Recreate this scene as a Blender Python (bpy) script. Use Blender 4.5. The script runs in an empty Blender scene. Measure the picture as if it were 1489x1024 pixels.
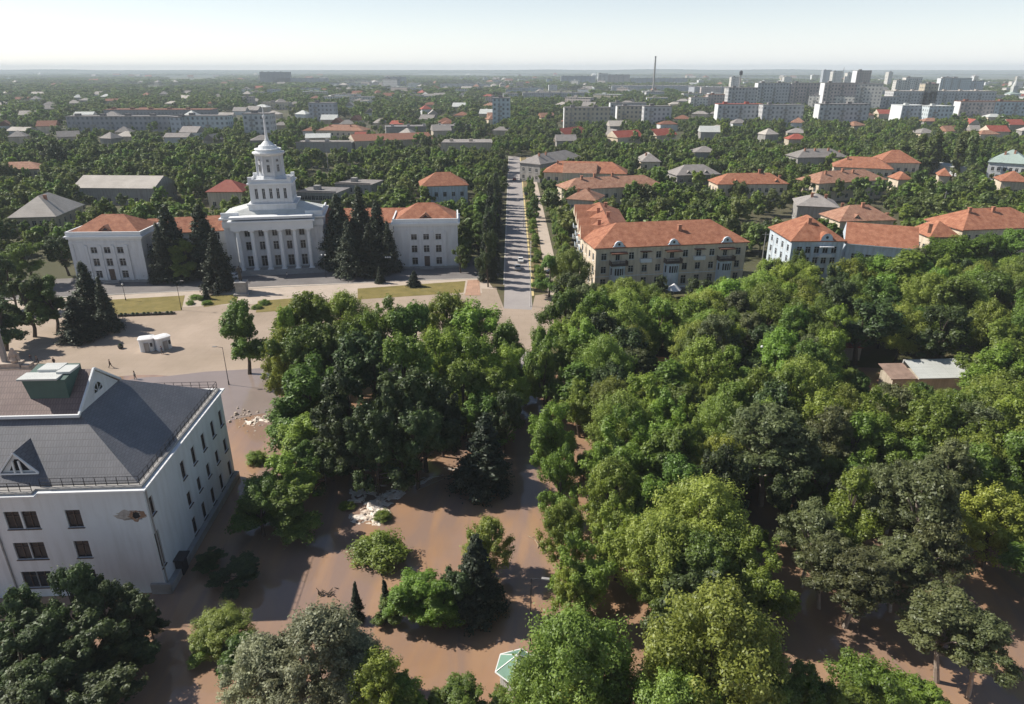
import bpy, math, random
import numpy as np
R = math.radians
S = bpy.context.scene
COL = S.collection

# ------------------------------------------------------------------ camera
F, CX, CY, H = 993.0, 744.5, 512.0, 54.0
PITCH = math.atan((512 - 101) / F)
cd = bpy.data.cameras.new("camera"); cam = bpy.data.objects.new("camera", cd); COL.objects.link(cam)
cam.location = (0, 0, H); cam.rotation_euler = (R(90) - PITCH, 0, 0)
cd.sensor_width = 36; cd.lens = 36 * F / 1489; cd.clip_start = 1; cd.clip_end = 150000
S.camera = cam
# ------------------------------------------------------------------ sky, sun, exposure
SUN_EL, SUN_AZ = R(43), R(165)          # azimuth of the sun measured from +x towards +y
w = bpy.data.worlds.new("World"); S.world = w; w.use_nodes = True
nt = w.node_tree; bg = nt.nodes["Background"]
sky = nt.nodes.new("ShaderNodeTexSky"); sky.sky_type = 'NISHITA'; sky.sun_disc = False
sky.sun_elevation = SUN_EL
sky.sun_rotation = math.pi / 2 - SUN_AZ
sky.altitude = 50; sky.air_density = 1.0; sky.dust_density = 0.7; sky.ozone_density = 1.6
# thin bright haze veil low in the sky, added to the clear-sky model
tcw = nt.nodes.new("ShaderNodeTexCoord"); spw = nt.nodes.new("ShaderNodeSeparateXYZ"); nt.links.new(tcw.outputs["Generated"], spw.inputs[0])
m1 = nt.nodes.new("ShaderNodeMath"); m1.operation = 'SUBTRACT'; m1.inputs[0].default_value = 1.0; m1.use_clamp = True; nt.links.new(spw.outputs[2], m1.inputs[1])
m2 = nt.nodes.new("ShaderNodeMath"); m2.operation = 'POWER'; m2.inputs[1].default_value = 6.0; nt.links.new(m1.outputs[0], m2.inputs[0])
mv = nt.nodes.new("ShaderNodeMix"); mv.data_type = 'RGBA'; mv.blend_type = 'ADD'; mv.clamp_factor = False; mv.inputs[7].default_value = (8.8, 9.1, 9.8, 1)
nt.links.new(m2.outputs[0], mv.inputs["Factor"]); nt.links.new(sky.outputs[0], mv.inputs[6]); nt.links.new(mv.outputs[2], bg.inputs[0]); bg.inputs[1].default_value = 0.062
sd = bpy.data.lights.new("sun", 'SUN'); sd.energy = 4.9; sd.angle = R(0.5); sd.color = (1.0, 0.93, 0.82)
sun = bpy.data.objects.new("sun", sd); COL.objects.link(sun)
from mathutils import Vector
sdir = Vector((math.cos(SUN_EL) * math.cos(SUN_AZ), math.cos(SUN_EL) * math.sin(SUN_AZ), math.sin(SUN_EL)))
sun.rotation_euler = sdir.to_track_quat('Z', 'Y').to_euler(); sun.location = (-200, 100, 300)
S.view_settings.view_transform = 'Standard'; S.view_settings.look = 'None'
S.view_settings.exposure = 0.36; S.view_settings.gamma = 1.0
S.cycles.max_bounces = 5; S.cycles.diffuse_bounces = 2; S.cycles.glossy_bounces = 2
S.cycles.transmission_bounces = 3; S.cycles.volume_bounces = 2; S.cycles.transparent_max_bounces = 6
S.cycles.use_adaptive_sampling = True; S.cycles.adaptive_threshold = 0.02
S.cycles.caustics_reflective = False; S.cycles.caustics_refractive = False

# ------------------------------------------------------------------ helpers
def at(px, py, z=0.0):
    """photo pixel (1489x1024) to the point of the horizontal plane z"""
    x = (px - CX) / F; y = -(py - CY) / F
    d = Vector((x, math.cos(PITCH) + y * math.sin(PITCH), -math.sin(PITCH) + y * math.cos(PITCH)))
    t = (H - z) / -d.z
    return Vector((d.x * t, d.y * t, z))

def proj(p):
    x, y, z = p[0], p[1], p[2] - H
    zc = y * math.cos(PITCH) - z * math.sin(PITCH); yc = y * math.sin(PITCH) + z * math.cos(PITCH)
    return CX + F * x / zc, CY - F * yc / zc, zc

class MB:
    def __init__(s): s.v = []; s.f = []; s.m = []
    def poly(s, pts, mi=0):
        b = len(s.v); s.v += [tuple(p) for p in pts]; s.f.append(tuple(range(b, b + len(pts)))); s.m.append(mi)
    def box(s, x0, x1, y0, y1, z0, z1, mi=0):
        b = len(s.v)
        s.v += [(x0, y0, z0), (x1, y0, z0), (x1, y1, z0), (x0, y1, z0), (x0, y0, z1), (x1, y0, z1), (x1, y1, z1), (x0, y1, z1)]
        for q in ((0, 3, 2, 1), (4, 5, 6, 7), (0, 1, 5, 4), (1, 2, 6, 5), (2, 3, 7, 6), (3, 0, 4, 7)):
            s.f.append(tuple(b + i for i in q)); s.m.append(mi)
        return s
    def cyl(s, cx, cy, z0, z1, r0, r1, n=16, mi=0, a0=0.0):
        b = len(s.v)
        for z, r in ((z0, r0), (z1, r1)):
            for i in range(n):
                a = a0 + 2 * math.pi * i / n; s.v.append((cx + r * math.cos(a), cy + r * math.sin(a), z))
        for i in range(n):
            j = (i + 1) % n; s.f.append((b + i, b + j, b + n + j, b + n + i)); s.m.append(mi)
        s.f.append(tuple(b + n + i for i in range(n))); s.m.append(mi)
        s.f.append(tuple(b + n - 1 - i for i in range(n))); s.m.append(mi)
        return s
    def tube(s, p0, p1, r0, r1, n=6, mi=0):
        p0, p1 = Vector(p0), Vector(p1); d = (p1 - p0)
        if d.length < 1e-6: return s
        d.normalize(); a = d.orthogonal().normalized(); c = d.cross(a); b = len(s.v)
        for p, r in ((p0, r0), (p1, r1)):
            for i in range(n):
                t = 2 * math.pi * i / n; s.v.append(tuple(p + (a * math.cos(t) + c * math.sin(t)) * r))
        for i in range(n):
            j = (i + 1) % n; s.f.append((b + i, b + j, b + n + j, b + n + i)); s.m.append(mi)
        s.f.append(tuple(b + n + i for i in range(n))); s.m.append(mi)
        s.f.append(tuple(b + n - 1 - i for i in range(n))); s.m.append(mi)
        return s
    def hip(s, x0, x1, y0, y1, z, h, ov=0.5, inset=None, t=0.22, mi=0, mi2=None):
        """hipped (inset None) or gabled (inset 0) roof with eaves of thickness t; ridge along the longer side"""
        x0 -= ov; x1 += ov; y0 -= ov; y1 += ov
        lx, ly = x1 - x0, y1 - y0
        if mi2 is None: mi2 = mi
        if lx >= ly:
            i = min(ly / 2, lx / 2 - .01) if inset is None else inset
            ra, rb = (x0 + i, (y0 + y1) / 2, z + t + h), (x1 - i, (y0 + y1) / 2, z + t + h)
            A, B, C, D = (x0, y0, z + t), (x1, y0, z + t), (x1, y1, z + t), (x0, y1, z + t)
            s.poly([A, B, rb, ra], mi); s.poly([C, D, ra, rb], mi)
            s.poly([B, C, rb], mi if inset is None else mi2); s.poly([D, A, ra], mi if inset is None else mi2)
        else:
            i = min(lx / 2, ly / 2 - .01) if inset is None else inset
            ra, rb = ((x0 + x1) / 2, y0 + i, z + t + h), ((x0 + x1) / 2, y1 - i, z + t + h)
            A, B, C, D = (x0, y0, z + t), (x1, y0, z + t), (x1, y1, z + t), (x0, y1, z + t)
            s.poly([B, C, rb, ra], mi); s.poly([D, A, ra, rb], mi)
            s.poly([A, B, ra], mi if inset is None else mi2); s.poly([C, D, rb], mi if inset is None else mi2)
        E, G, I, J = (x0, y0, z), (x1, y0, z), (x1, y1, z), (x0, y1, z)
        for p, q, r_, s_ in ((E, G, B, A), (G, I, C, B), (I, J, D, C), (J, E, A, D)): s.poly([p, q, r_, s_], mi2)
        s.poly([J, I, G, E], mi2)
        return s
    def facade(s, o, u, W, z0, z1, holes, dep=0.22, mi=0, mi2=None):
        """wall from o along unit u (outside view: left to right), with real openings and reveals"""
        if mi2 is None: mi2 = mi
        o = Vector(o); u = Vector((u[0], u[1], 0)).normalized(); n = Vector((u.y, -u.x, 0))
        us = sorted({0, W} | {h[0] for h in holes} | {h[1] for h in holes})
        zs = sorted({z0, z1} | {h[2] for h in holes} | {h[3] for h in holes})
        P = lambda a, z, d=0: tuple(o + u * a - n * d + Vector((0, 0, z)))
        for i in range(len(us) - 1):
            for j in range(len(zs) - 1):
                cu, cz = (us[i] + us[i + 1]) / 2, (zs[j] + zs[j + 1]) / 2
                if any(h[0] < cu < h[1] and h[2] < cz < h[3] for h in holes): continue
                s.poly([P(us[i], zs[j]), P(us[i + 1], zs[j]), P(us[i + 1], zs[j + 1]), P(us[i], zs[j + 1])], mi)
        for a, b, c, d in holes:
            s.poly([P(a, c), P(a, c, dep), P(a, d, dep), P(a, d)], mi2); s.poly([P(b, c, dep), P(b, c), P(b, d), P(b, d, dep)], mi2)
            s.poly([P(a, c), P(b, c), P(b, c, dep), P(a, c, dep)], mi2); s.poly([P(a, d, dep), P(b, d, dep), P(b, d), P(a, d)], mi2)
        return s
    def mesh(s, name, mats):
        me = bpy.data.meshes.new(name); me.from_pydata(s.v, [], s.f)
        for m in mats: me.materials.append(m)
        if len(mats) > 1: me.polygons.foreach_set("material_index", s.m)
        me.update(); return me
    def build(s, name, mats, parent=None, loc=(0, 0, 0), rz=0.0):
        if not isinstance(mats, (list, tuple)): mats = [mats]
        return link(name, s.mesh(name, mats), parent, loc, rz)

def link(name, me, parent=None, loc=(0, 0, 0), rz=0.0):
    o = bpy.data.objects.new(name, me); COL.objects.link(o)
    if parent is not None: o.parent = parent
    o.location = loc; o.rotation_euler = (0, 0, rz)
    return o
def tag(o, label, cat, group=None, kind=None):
    if label: o["label"] = label
    if cat: o["category"] = cat
    if group: o["group"] = group
    if kind: o["kind"] = kind
    return o
def thing(name, label, cat, loc, rz=0.0, group=None):
    o = bpy.data.objects.new(name, None); COL.objects.link(o); o.location = loc; o.rotation_euler = (0, 0, rz)
    o.empty_display_size = 0.5
    return tag(o, label, cat, group)
def copy_tree(o, parent=None):
    c = o.copy(); COL.objects.link(c)
    if parent: c.parent = parent
    for ch in o.children: copy_tree(ch, c)
    return c

# auto labels: each repeated thing is told apart by its nearest landmark and its rank there
LAND = []      # (phrase, screen x, screen y)
AUTO = []      # (object, phrase, position)
def landmark(phrase, px, py): LAND.append((phrase, px, py))
def auto(o, phrase, p): AUTO.append((o, phrase, Vector(p)))
ORD = ["", "first", "second", "third", "fourth", "fifth", "sixth", "seventh", "eighth", "ninth", "tenth", "eleventh", "twelfth"]
def ordn(k):
    if k < len(ORD): return ORD[k]
    return f"{k}{'th' if 10 < k % 100 < 20 else {1: 'st', 2: 'nd', 3: 'rd'}.get(k % 10, 'th')}"
def finish_labels():
    groups = {}
    for o, ph, p in AUTO:
        x, y, _ = proj(p)
        best = min(LAND, key=lambda L: (L[1] - x) ** 2 + (2 * (L[2] - y)) ** 2)
        dx, dy = x - best[1], (y - best[2]) * 1.3
        rel = ("right of" if dx > 0 else "left of") if abs(dx) > abs(dy) else ("nearer than" if dy > 0 else "beyond")
        groups.setdefault((ph, rel, best[0]), []).append((x, o))
    for (ph, rel, lm), L in groups.items():
        L.sort(key=lambda t: t[0])
        for k, (x, o) in enumerate(L):
            if len(L) == 1: o["label"] = f"{ph} {rel} {lm}"
            else: o["label"] = f"{ph} {rel} {lm}, {ordn(k + 1)} from left"

# ------------------------------------------------------------------ materials
def mat(name, col, rough=0.85, var=0.15, scale=0.35, bump=0.0, bscale=6.0, spec=0.3, metal=0.0, kind=None, col2=None, objvar=0.0, detail=6):
    m = bpy.data.materials.new(name); m.use_nodes = True; n = m.node_tree.nodes; L = m.node_tree.links
    b = n["Principled BSDF"]; b.inputs["Roughness"].default_value = rough; b.inputs["Metallic"].default_value = metal
    b.inputs["Specular IOR Level"].default_value = spec
    tc = n.new("ShaderNodeTexCoord"); no = n.new("ShaderNodeTexNoise"); no.inputs["Scale"].default_value = scale
    no.inputs["Detail"].default_value = detail; no.inputs["Roughness"].default_value = 0.65
    L.new(tc.outputs["Object"], no.inputs["Vector"])
    rp = n.new("ShaderNodeValToRGB"); rp.color_ramp.elements[0].position = 0.3; rp.color_ramp.elements[1].position = 0.7
    c2 = col2 or tuple(min(1, c * (1 + var)) for c in col); c1 = tuple(c * (1 - var) for c in col) if not col2 else col
    rp.color_ramp.elements[0].color = (*c1, 1); rp.color_ramp.elements[1].color = (*c2, 1)
    L.new(no.outputs["Fac"], rp.inputs["Fac"]); out = rp.outputs["Color"]
    if kind in ("tiles", "slates", "planks", "paving", "brick"):
        br = n.new("ShaderNodeTexBrick"); 
        sc = {"tiles": (1, .34, .3), "slates": (1, .6, .3), "planks": (1, .2, 4), "paving": (1, 3, 3), "brick": (1, .3, .6)}[kind]
        br.inputs["Scale"].default_value = 1.0; br.inputs["Row Height"].default_value = sc[1]; br.inputs["Brick Width"].default_value = sc[2]
        br.inputs["Mortar Size"].default_value = 0.035 if kind != "paving" else .05
        br.inputs["Color1"].default_value = (1, 1, 1, 1); br.inputs["Color2"].default_value = (.78, .78, .78, 1); br.inputs["Mortar"].default_value = (.5, .5, .5, 1)
        L.new(tc.outputs["Object"], br.inputs["Vector"])
        mx = n.new("ShaderNodeMix"); mx.data_type = 'RGBA'; mx.blend_type = 'MULTIPLY'; mx.inputs["Factor"].default_value = 0.7
        L.new(out, mx.inputs[6]); L.new(br.outputs["Color"], mx.inputs[7]); out = mx.outputs[2]
        bp = n.new("ShaderNodeBump"); bp.inputs["Strength"].default_value = 0.5; bp.inputs["Distance"].default_value = 0.05
        L.new(br.outputs["Color"], bp.inputs["Height"]); L.new(bp.outputs[0], b.inputs["Normal"])
    if kind == "stain":
        n2 = n.new("ShaderNodeTexNoise"); n2.inputs["Scale"].default_value = 1.0; n2.inputs["Detail"].default_value = 8
        mp = n.new("ShaderNodeMapping"); mp.inputs["Scale"].default_value = (1.4, 1.4, 0.16)
        L.new(tc.outputs["Object"], mp.inputs[0]); L.new(mp.outputs[0], n2.inputs["Vector"])
        r2 = n.new("ShaderNodeValToRGB"); r2.color_ramp.elements[0].position = .36; r2.color_ramp.elements[1].position = .56
        r2.color_ramp.elements[0].color = (.62, .6, .56, 1); r2.color_ramp.elements[1].color = (1, 1, 1, 1)
        L.new(n2.outputs["Fac"], r2.inputs["Fac"])
        mx = n.new("ShaderNodeMix"); mx.data_type = 'RGBA'; mx.blend_type = 'MULTIPLY'; mx.inputs["Factor"].default_value = 0.55
        L.new(out, mx.inputs[6]); L.new(r2.outputs["Color"], mx.inputs[7]); out = mx.outputs[2]
    if objvar:
        oi = n.new("ShaderNodeObjectInfo"); hs = n.new("ShaderNodeHueSaturation"); ma = n.new("ShaderNodeMapRange")
        ma.inputs["To Min"].default_value = 1 - objvar; ma.inputs["To Max"].default_value = 1 + objvar
        L.new(oi.outputs["Random"], ma.inputs["Value"]); L.new(ma.outputs[0], hs.inputs["Value"]); L.new(out, hs.inputs["Color"]); out = hs.outputs[0]
    L.new(out, b.inputs["Base Color"])
    if bump:
        n3 = n.new("ShaderNodeTexNoise"); n3.inputs["Scale"].default_value = bscale; n3.inputs["Detail"].default_value = 5
        L.new(tc.outputs["Object"], n3.inputs["Vector"])
        bp = n.new("ShaderNodeBump"); bp.inputs["Strength"].default_value = bump; bp.inputs["Distance"].default_value = 0.1
        L.new(n3.outputs["Fac"], bp.inputs["Height"]); L.new(bp.outputs[0], b.inputs["Normal"])
    return m

def leafmat(name, col, col2, trans=0.22):
    m = bpy.data.materials.new(name); m.use_nodes = True; n = m.node_tree.nodes; L = m.node_tree.links
    for x in list(n): n.remove(x)
    out = n.new("ShaderNodeOutputMaterial"); at_ = n.new("ShaderNodeAttribute"); at_.attribute_name = "tint"
    rp = n.new("ShaderNodeMix"); rp.data_type = 'RGBA'; rp.inputs[6].default_value = (*col, 1); rp.inputs[7].default_value = (*col2, 1)
    L.new(at_.outputs["Fac"], rp.inputs["Factor"])
    oi = n.new("ShaderNodeObjectInfo"); hs = n.new("ShaderNodeHueSaturation")
    ma = n.new("ShaderNodeMapRange"); ma.inputs["To Min"].default_value = .72; ma.inputs["To Max"].default_value = 1.3
    mh = n.new("ShaderNodeMath"); mh.operation = 'MULTIPLY'; mh.inputs[1].default_value = 7.31
    mf = n.new("ShaderNodeMath"); mf.operation = 'FRACT'
    mr = n.new("ShaderNodeMapRange"); mr.inputs["To Min"].default_value = .485; mr.inputs["To Max"].default_value = .525
    L.new(oi.outputs["Random"], ma.inputs["Value"]); L.new(ma.outputs[0], hs.inputs["Value"])
    L.new(oi.outputs["Random"], mh.inputs[0]); L.new(mh.outputs[0], mf.inputs[0]); L.new(mf.outputs[0], mr.inputs["Value"]); L.new(mr.outputs[0], hs.inputs["Hue"])
    L.new(rp.outputs[2], hs.inputs["Color"])
    d = n.new("ShaderNodeBsdfDiffuse"); t = n.new("ShaderNodeBsdfTranslucent"); g = n.new("ShaderNodeBsdfGlossy"); g.inputs["Roughness"].default_value = .5
    L.new(hs.outputs[0], d.inputs[0]); L.new(hs.outputs[0], t.inputs[0]); g.inputs[0].default_value = (.8, .85, .8, 1)
    a = n.new("ShaderNodeMixShader"); a.inputs[0].default_value = trans; L.new(d.outputs[0], a.inputs[1]); L.new(t.outputs[0], a.inputs[2])
    b = n.new("ShaderNodeMixShader"); b.inputs[0].default_value = .035; L.new(a.outputs[0], b.inputs[1]); L.new(g.outputs[0], b.inputs[2])
    L.new(b.outputs[0], out.inputs[0])
    return m

M = {}
M['white'] = mat('white_plaster', (.64, .66, .69), .9, .06, .25, .15, 5)
M['cleanwhite'] = mat('smooth_white_plaster', (.67, .70, .73), .9, .05, .2, .12, 5, kind='stain')
M['white'] = mat('white_plaster', (.66, .68, .71), .9, .06, .25, .15, 5, kind='stain')
for k_ in ('cleanwhite', 'white'):
    for n_ in M[k_].node_tree.nodes:
        if n_.type == 'MIX': n_.inputs['Factor'].default_value = .22
M['shallow'] = mat('shallow_flood_water', (.27, .22, .20), .10, .1, .1, spec=.5)
M['white2'] = mat('whitewash_trim', (.74, .76, .78), .8, .05, .4)
M['cream'] = mat('cream_plaster', (.70, .60, .48), .9, .08, .3, .15, 5, kind='stain')
M['bay'] = mat('pale_blue_white_plaster', (.58, .66, .74), .85, .06, .5, kind='stain')
M['beigewall'] = mat('beige_wall', (.50, .44, .36), .9, .1, .4, kind='stain')
M['greywall'] = mat('grey_wall', (.34, .33, .32), .9, .12, .4, kind='stain')
M['orange'] = mat('orange_tiles', (.29, .105, .06), .85, 0, .7, kind='tiles', col2=(.52, .24, .145), objvar=.08)
M['orange2'] = mat('faded_orange_tiles', (.28, .13, .085), .85, 0, .7, kind='tiles', col2=(.50, .29, .20), objvar=.1)
M['redroof'] = mat('red_roof', (.33, .07, .05), .7, 0, .5, kind='tiles', col2=(.42, .12, .08), objvar=.12)
M['slate'] = mat('dark_slate_tiles', (.125, .13, .15), .42, 0, .22, kind='slates', col2=(.19, .19, .205), spec=.6)
M['greyroof'] = mat('grey_asbestos_roof', (.27, .25, .24), .85, 0, .4, kind='planks', col2=(.38, .35, .33), objvar=.15)
M['beigeroof'] = mat('beige_sheet_roof', (.46, .42, .38), .8, 0, .15, kind='planks', col2=(.62, .57, .52))
M['paleroof'] = mat('pale_green_metal_roof', (.42, .52, .48), .5, .08, .3, kind='planks', spec=.4)
M['whiteroof'] = mat('white_sheet_roof', (.66, .68, .66), .6, .08, .2, kind='planks')
M['flatroof'] = mat('bitumen_flat_roof', (.20, .19, .19), .9, .25, .3)
M['green_box'] = mat('green_painted_metal', (.075, .13, .115), .6, .12, .6)
M['dark'] = mat('dark_metal', (.03, .03, .035), .5, .1)
M['glass'] = mat('dark_window_glass', (.02, .024, .032), .2, .3, .8, spec=.35, objvar=.3)
M['frame'] = mat('white_window_frame', (.55, .56, .56), .6, .08, objvar=.25)
M['framedark'] = mat('dark_window_frame', (.10, .07, .06), .6, .1)
M['brick'] = mat('old_brick', (.26, .12, .08), .9, .2, 1.0, kind='brick')
M['chimney'] = mat('chimney_brick', (.42, .20, .13), .9, .2, 1.5)
M['asphalt'] = mat('asphalt', (.15, .14, .14), .9, 0, .15, .1, 20, col2=(.22, .205, .20))
M['avenue'] = mat('pale_worn_asphalt', (.30, .275, .27), .9, 0, .12, .1, 20, col2=(.38, .35, .34))
M['plaza'] = mat('plaza_concrete', (.31, .245, .185), .75, 0, .06, .08, 10, col2=(.44, .35, .28), detail=9, kind='paving')
for n_ in M['plaza'].node_tree.nodes:
    if n_.type == 'MIX': n_.inputs['Factor'].default_value = .28
M['plaza2'] = mat('pale_pavement', (.42, .35, .29), .85, 0, .3, col2=(.52, .44, .37), detail=8)
M['lawn'] = mat('dry_lawn', (.15, .13, .04), .95, 0, .3, .4, 8, col2=(.25, .20, .07), detail=9)
M['kerb'] = mat('kerb_stone', (.55, .52, .47), .8, .1, 2)
M['yellowline'] = mat('yellow_kerb_paint', (.62, .5, .25), .8, .15, 1)
M['earth'] = mat('earth', (.13, .10, .06), .95, 0, .1, .4, 3, col2=(.07, .085, .03), detail=9)
M['bark'] = mat('bark', (.09, .07, .055), .95, .25, 2)
M['palebark'] = mat('pale_bark', (.30, .25, .21), .9, .25, 2)
M['concrete'] = mat('grey_concrete', (.33, .32, .31), .9, .15, 1)
M['debris'] = mat('wet_driftwood', (.36, .27, .19), .8, .3, 2)
M['lampwhite'] = mat('white_lamp_globe', (.8, .8, .8), .4, .02)
M['bronze'] = mat('dark_bronze', (.05, .045, .04), .5, .2)
M['green_roof'] = mat('kiosk_green_roof', (.15, .27, .21), .6, .1, .8)
M['foam'] = mat('water_foam', (.55, .44, .34), .7, 0, .9, .9, 4, col2=(.85, .80, .74), detail=8)
M['rubble'] = mat('broken_stone', (.45, .38, .32), .9, .3, 1.2)

# water: muddy, smooth, with faint ripples
def water():
    m = mat('muddy_water', (.31, .182, .11), .04, 0, .045, col2=(.39, .255, .165), detail=7, spec=.5)
    n = m.node_tree.nodes; L = m.node_tree.links; b = n["Principled BSDF"]
    b.inputs["IOR"].default_value = 1.33
    b.inputs["Coat Weight"].default_value = .6; b.inputs["Coat Roughness"].default_value = .03; b.inputs["Coat IOR"].default_value = 1.45
    # streaks of redder and greyer silt drawn out by the current
    tc = n.new("ShaderNodeTexCoord"); mp = n.new("ShaderNodeMapping"); mp.inputs["Scale"].default_value = (.16, .035, 1); mp.inputs["Rotation"].default_value = (0, 0, .35)
    ns = n.new("ShaderNodeTexNoise"); ns.inputs["Scale"].default_value = 1; ns.inputs["Detail"].default_value = 7; ns.inputs["Distortion"].default_value = 1.6
    L.new(tc.outputs["Object"], mp.inputs[0]); L.new(mp.outputs[0], ns.inputs["Vector"])
    rp = n.new("ShaderNodeValToRGB"); rp.color_ramp.elements[0].position = .42; rp.color_ramp.elements[1].position = .62; L.new(ns.outputs["Fac"], rp.inputs[0])
    src = b.inputs["Base Color"].links[0].from_socket; mx = n.new("ShaderNodeMix"); mx.data_type = 'RGBA'; mx.inputs[7].default_value = (.27, .185, .145, 1)
    L.new(rp.outputs[0], mx.inputs["Factor"]); L.new(src, mx.inputs[6]); L.new(mx.outputs[2], b.inputs["Base Color"])
    n3 = n.new("ShaderNodeTexNoise"); n3.inputs["Scale"].default_value = .9; n3.inputs["Detail"].default_value = 4
    n3.inputs["Distortion"].default_value = .8
    L.new(tc.outputs["Object"], n3.inputs["Vector"])
    bp = n.new("ShaderNodeBump"); bp.inputs["Strength"].default_value = .10; bp.inputs["Distance"].default_value = .12
    L.new(n3.outputs["Fac"], bp.inputs["Height"]); L.new(bp.outputs[0], b.inputs["Normal"])
    return m
M['water'] = water()

LEAF = {
 'green': leafmat('leaf_green', (0.0837, 0.1351, 0.0218), (0.2232, 0.3103, 0.0545), 0.45),
 'bright': leafmat('leaf_bright', (0.1185, 0.1793, 0.0232), (0.2929, 0.393, 0.0613), 0.45),
 'yellow': leafmat('leaf_yellow_green', (0.1395, 0.1793, 0.0272), (0.3487, 0.3999, 0.068), 0.45),
 'fresh': leafmat('leaf_fresh', (0.1535, 0.2069, 0.0354), (0.3766, 0.4552, 0.0885), 0.45),
 'dark': leafmat('leaf_dark', (0.0307, 0.0496, 0.0163), (0.0908, 0.1269, 0.0354), 0.3),
 'spruce': leafmat('leaf_spruce', (0.0166, 0.0254, 0.0138), (0.0486, 0.0628, 0.0368), 0.1),
 'olive': leafmat('leaf_pine', (0.0908, 0.1075, 0.0408), (0.2092, 0.2275, 0.0926), 0.45),
 'silver': leafmat('leaf_willow', (0.1881, 0.1979, 0.1103), (0.4341, 0.4368, 0.2594), 0.45),
 'far': leafmat('leaf_far', (0.0837, 0.1172, 0.03), (0.2092, 0.2551, 0.068), 0.45),
}

# ------------------------------------------------------------------ tree prototypes
rng = np.random.default_rng(7)
def leaves(C, rad, n, size, up=0.55, outer=0.6, flat=1.0):
    """n leaf cards on clumps with centres C (k,3) and radii rad (k,) -> verts (n*4,3), tint (n,)"""
    k = len(C); w_ = rad ** 2; idx = rng.choice(k, n, p=w_ / w_.sum())
    d = rng.normal(size=(n, 3)); d[:, 2] = d[:, 2] * .8 + .18; d /= np.linalg.norm(d, axis=1)[:, None]
    r = rad[idx] * (outer + (1 - outer) * rng.random(n)) * (1 + .13 * rng.normal(size=n)) * np.where(rng.random(n) < .12, 1 + .45 * rng.random(n), 1)
    p = C[idx] + d * r[:, None] * np.array([1, 1, flat])
    ax_ = C - np.array([0, 0, 3.5]); ax_ /= np.linalg.norm(ax_, axis=1)[:, None] + 1e-6; st = (1.15 * rng.random(k) ** 1.5)[idx]
    p += ax_[idx] * (d * ax_[idx]).sum(1)[:, None] * (r * st)[:, None] * flat
    nr = d * .95 + rng.normal(size=(n, 3)) * .42 + np.array([0, 0, up]); nr /= np.linalg.norm(nr, axis=1)[:, None]
    a = np.cross(nr, rng.normal(size=(n, 3))); a /= np.linalg.norm(a, axis=1)[:, None]; b = np.cross(nr, a)
    s = size * (.6 + .8 * rng.random(n))[:, None]
    V = np.stack([p - a * s, p - b * s * .55, p + a * s, p + b * s * .55], 1).reshape(-1, 3)
    ct = rng.random(k)
    t = np.clip(.55 * ct[idx] + .6 * rng.random(n) - .08, 0, 1)
    return V, t
def leafmesh(name, V, t, m):
    n = len(t); me = bpy.data.meshes.new(name); me.vertices.add(n * 4); me.vertices.foreach_set("co", V.astype(np.float32).ravel())
    me.loops.add(n * 4); me.loops.foreach_set("vertex_index", np.arange(n * 4, dtype=np.int32))
    me.polygons.add(n); me.polygons.foreach_set("loop_start", np.arange(n, dtype=np.int32) * 4)
    a = me.attributes.new("tint", 'FLOAT', 'FACE'); a.data.foreach_set("value", t.astype(np.float32))
    me.materials.append(m); me.update(); me.validate(); return me
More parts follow.
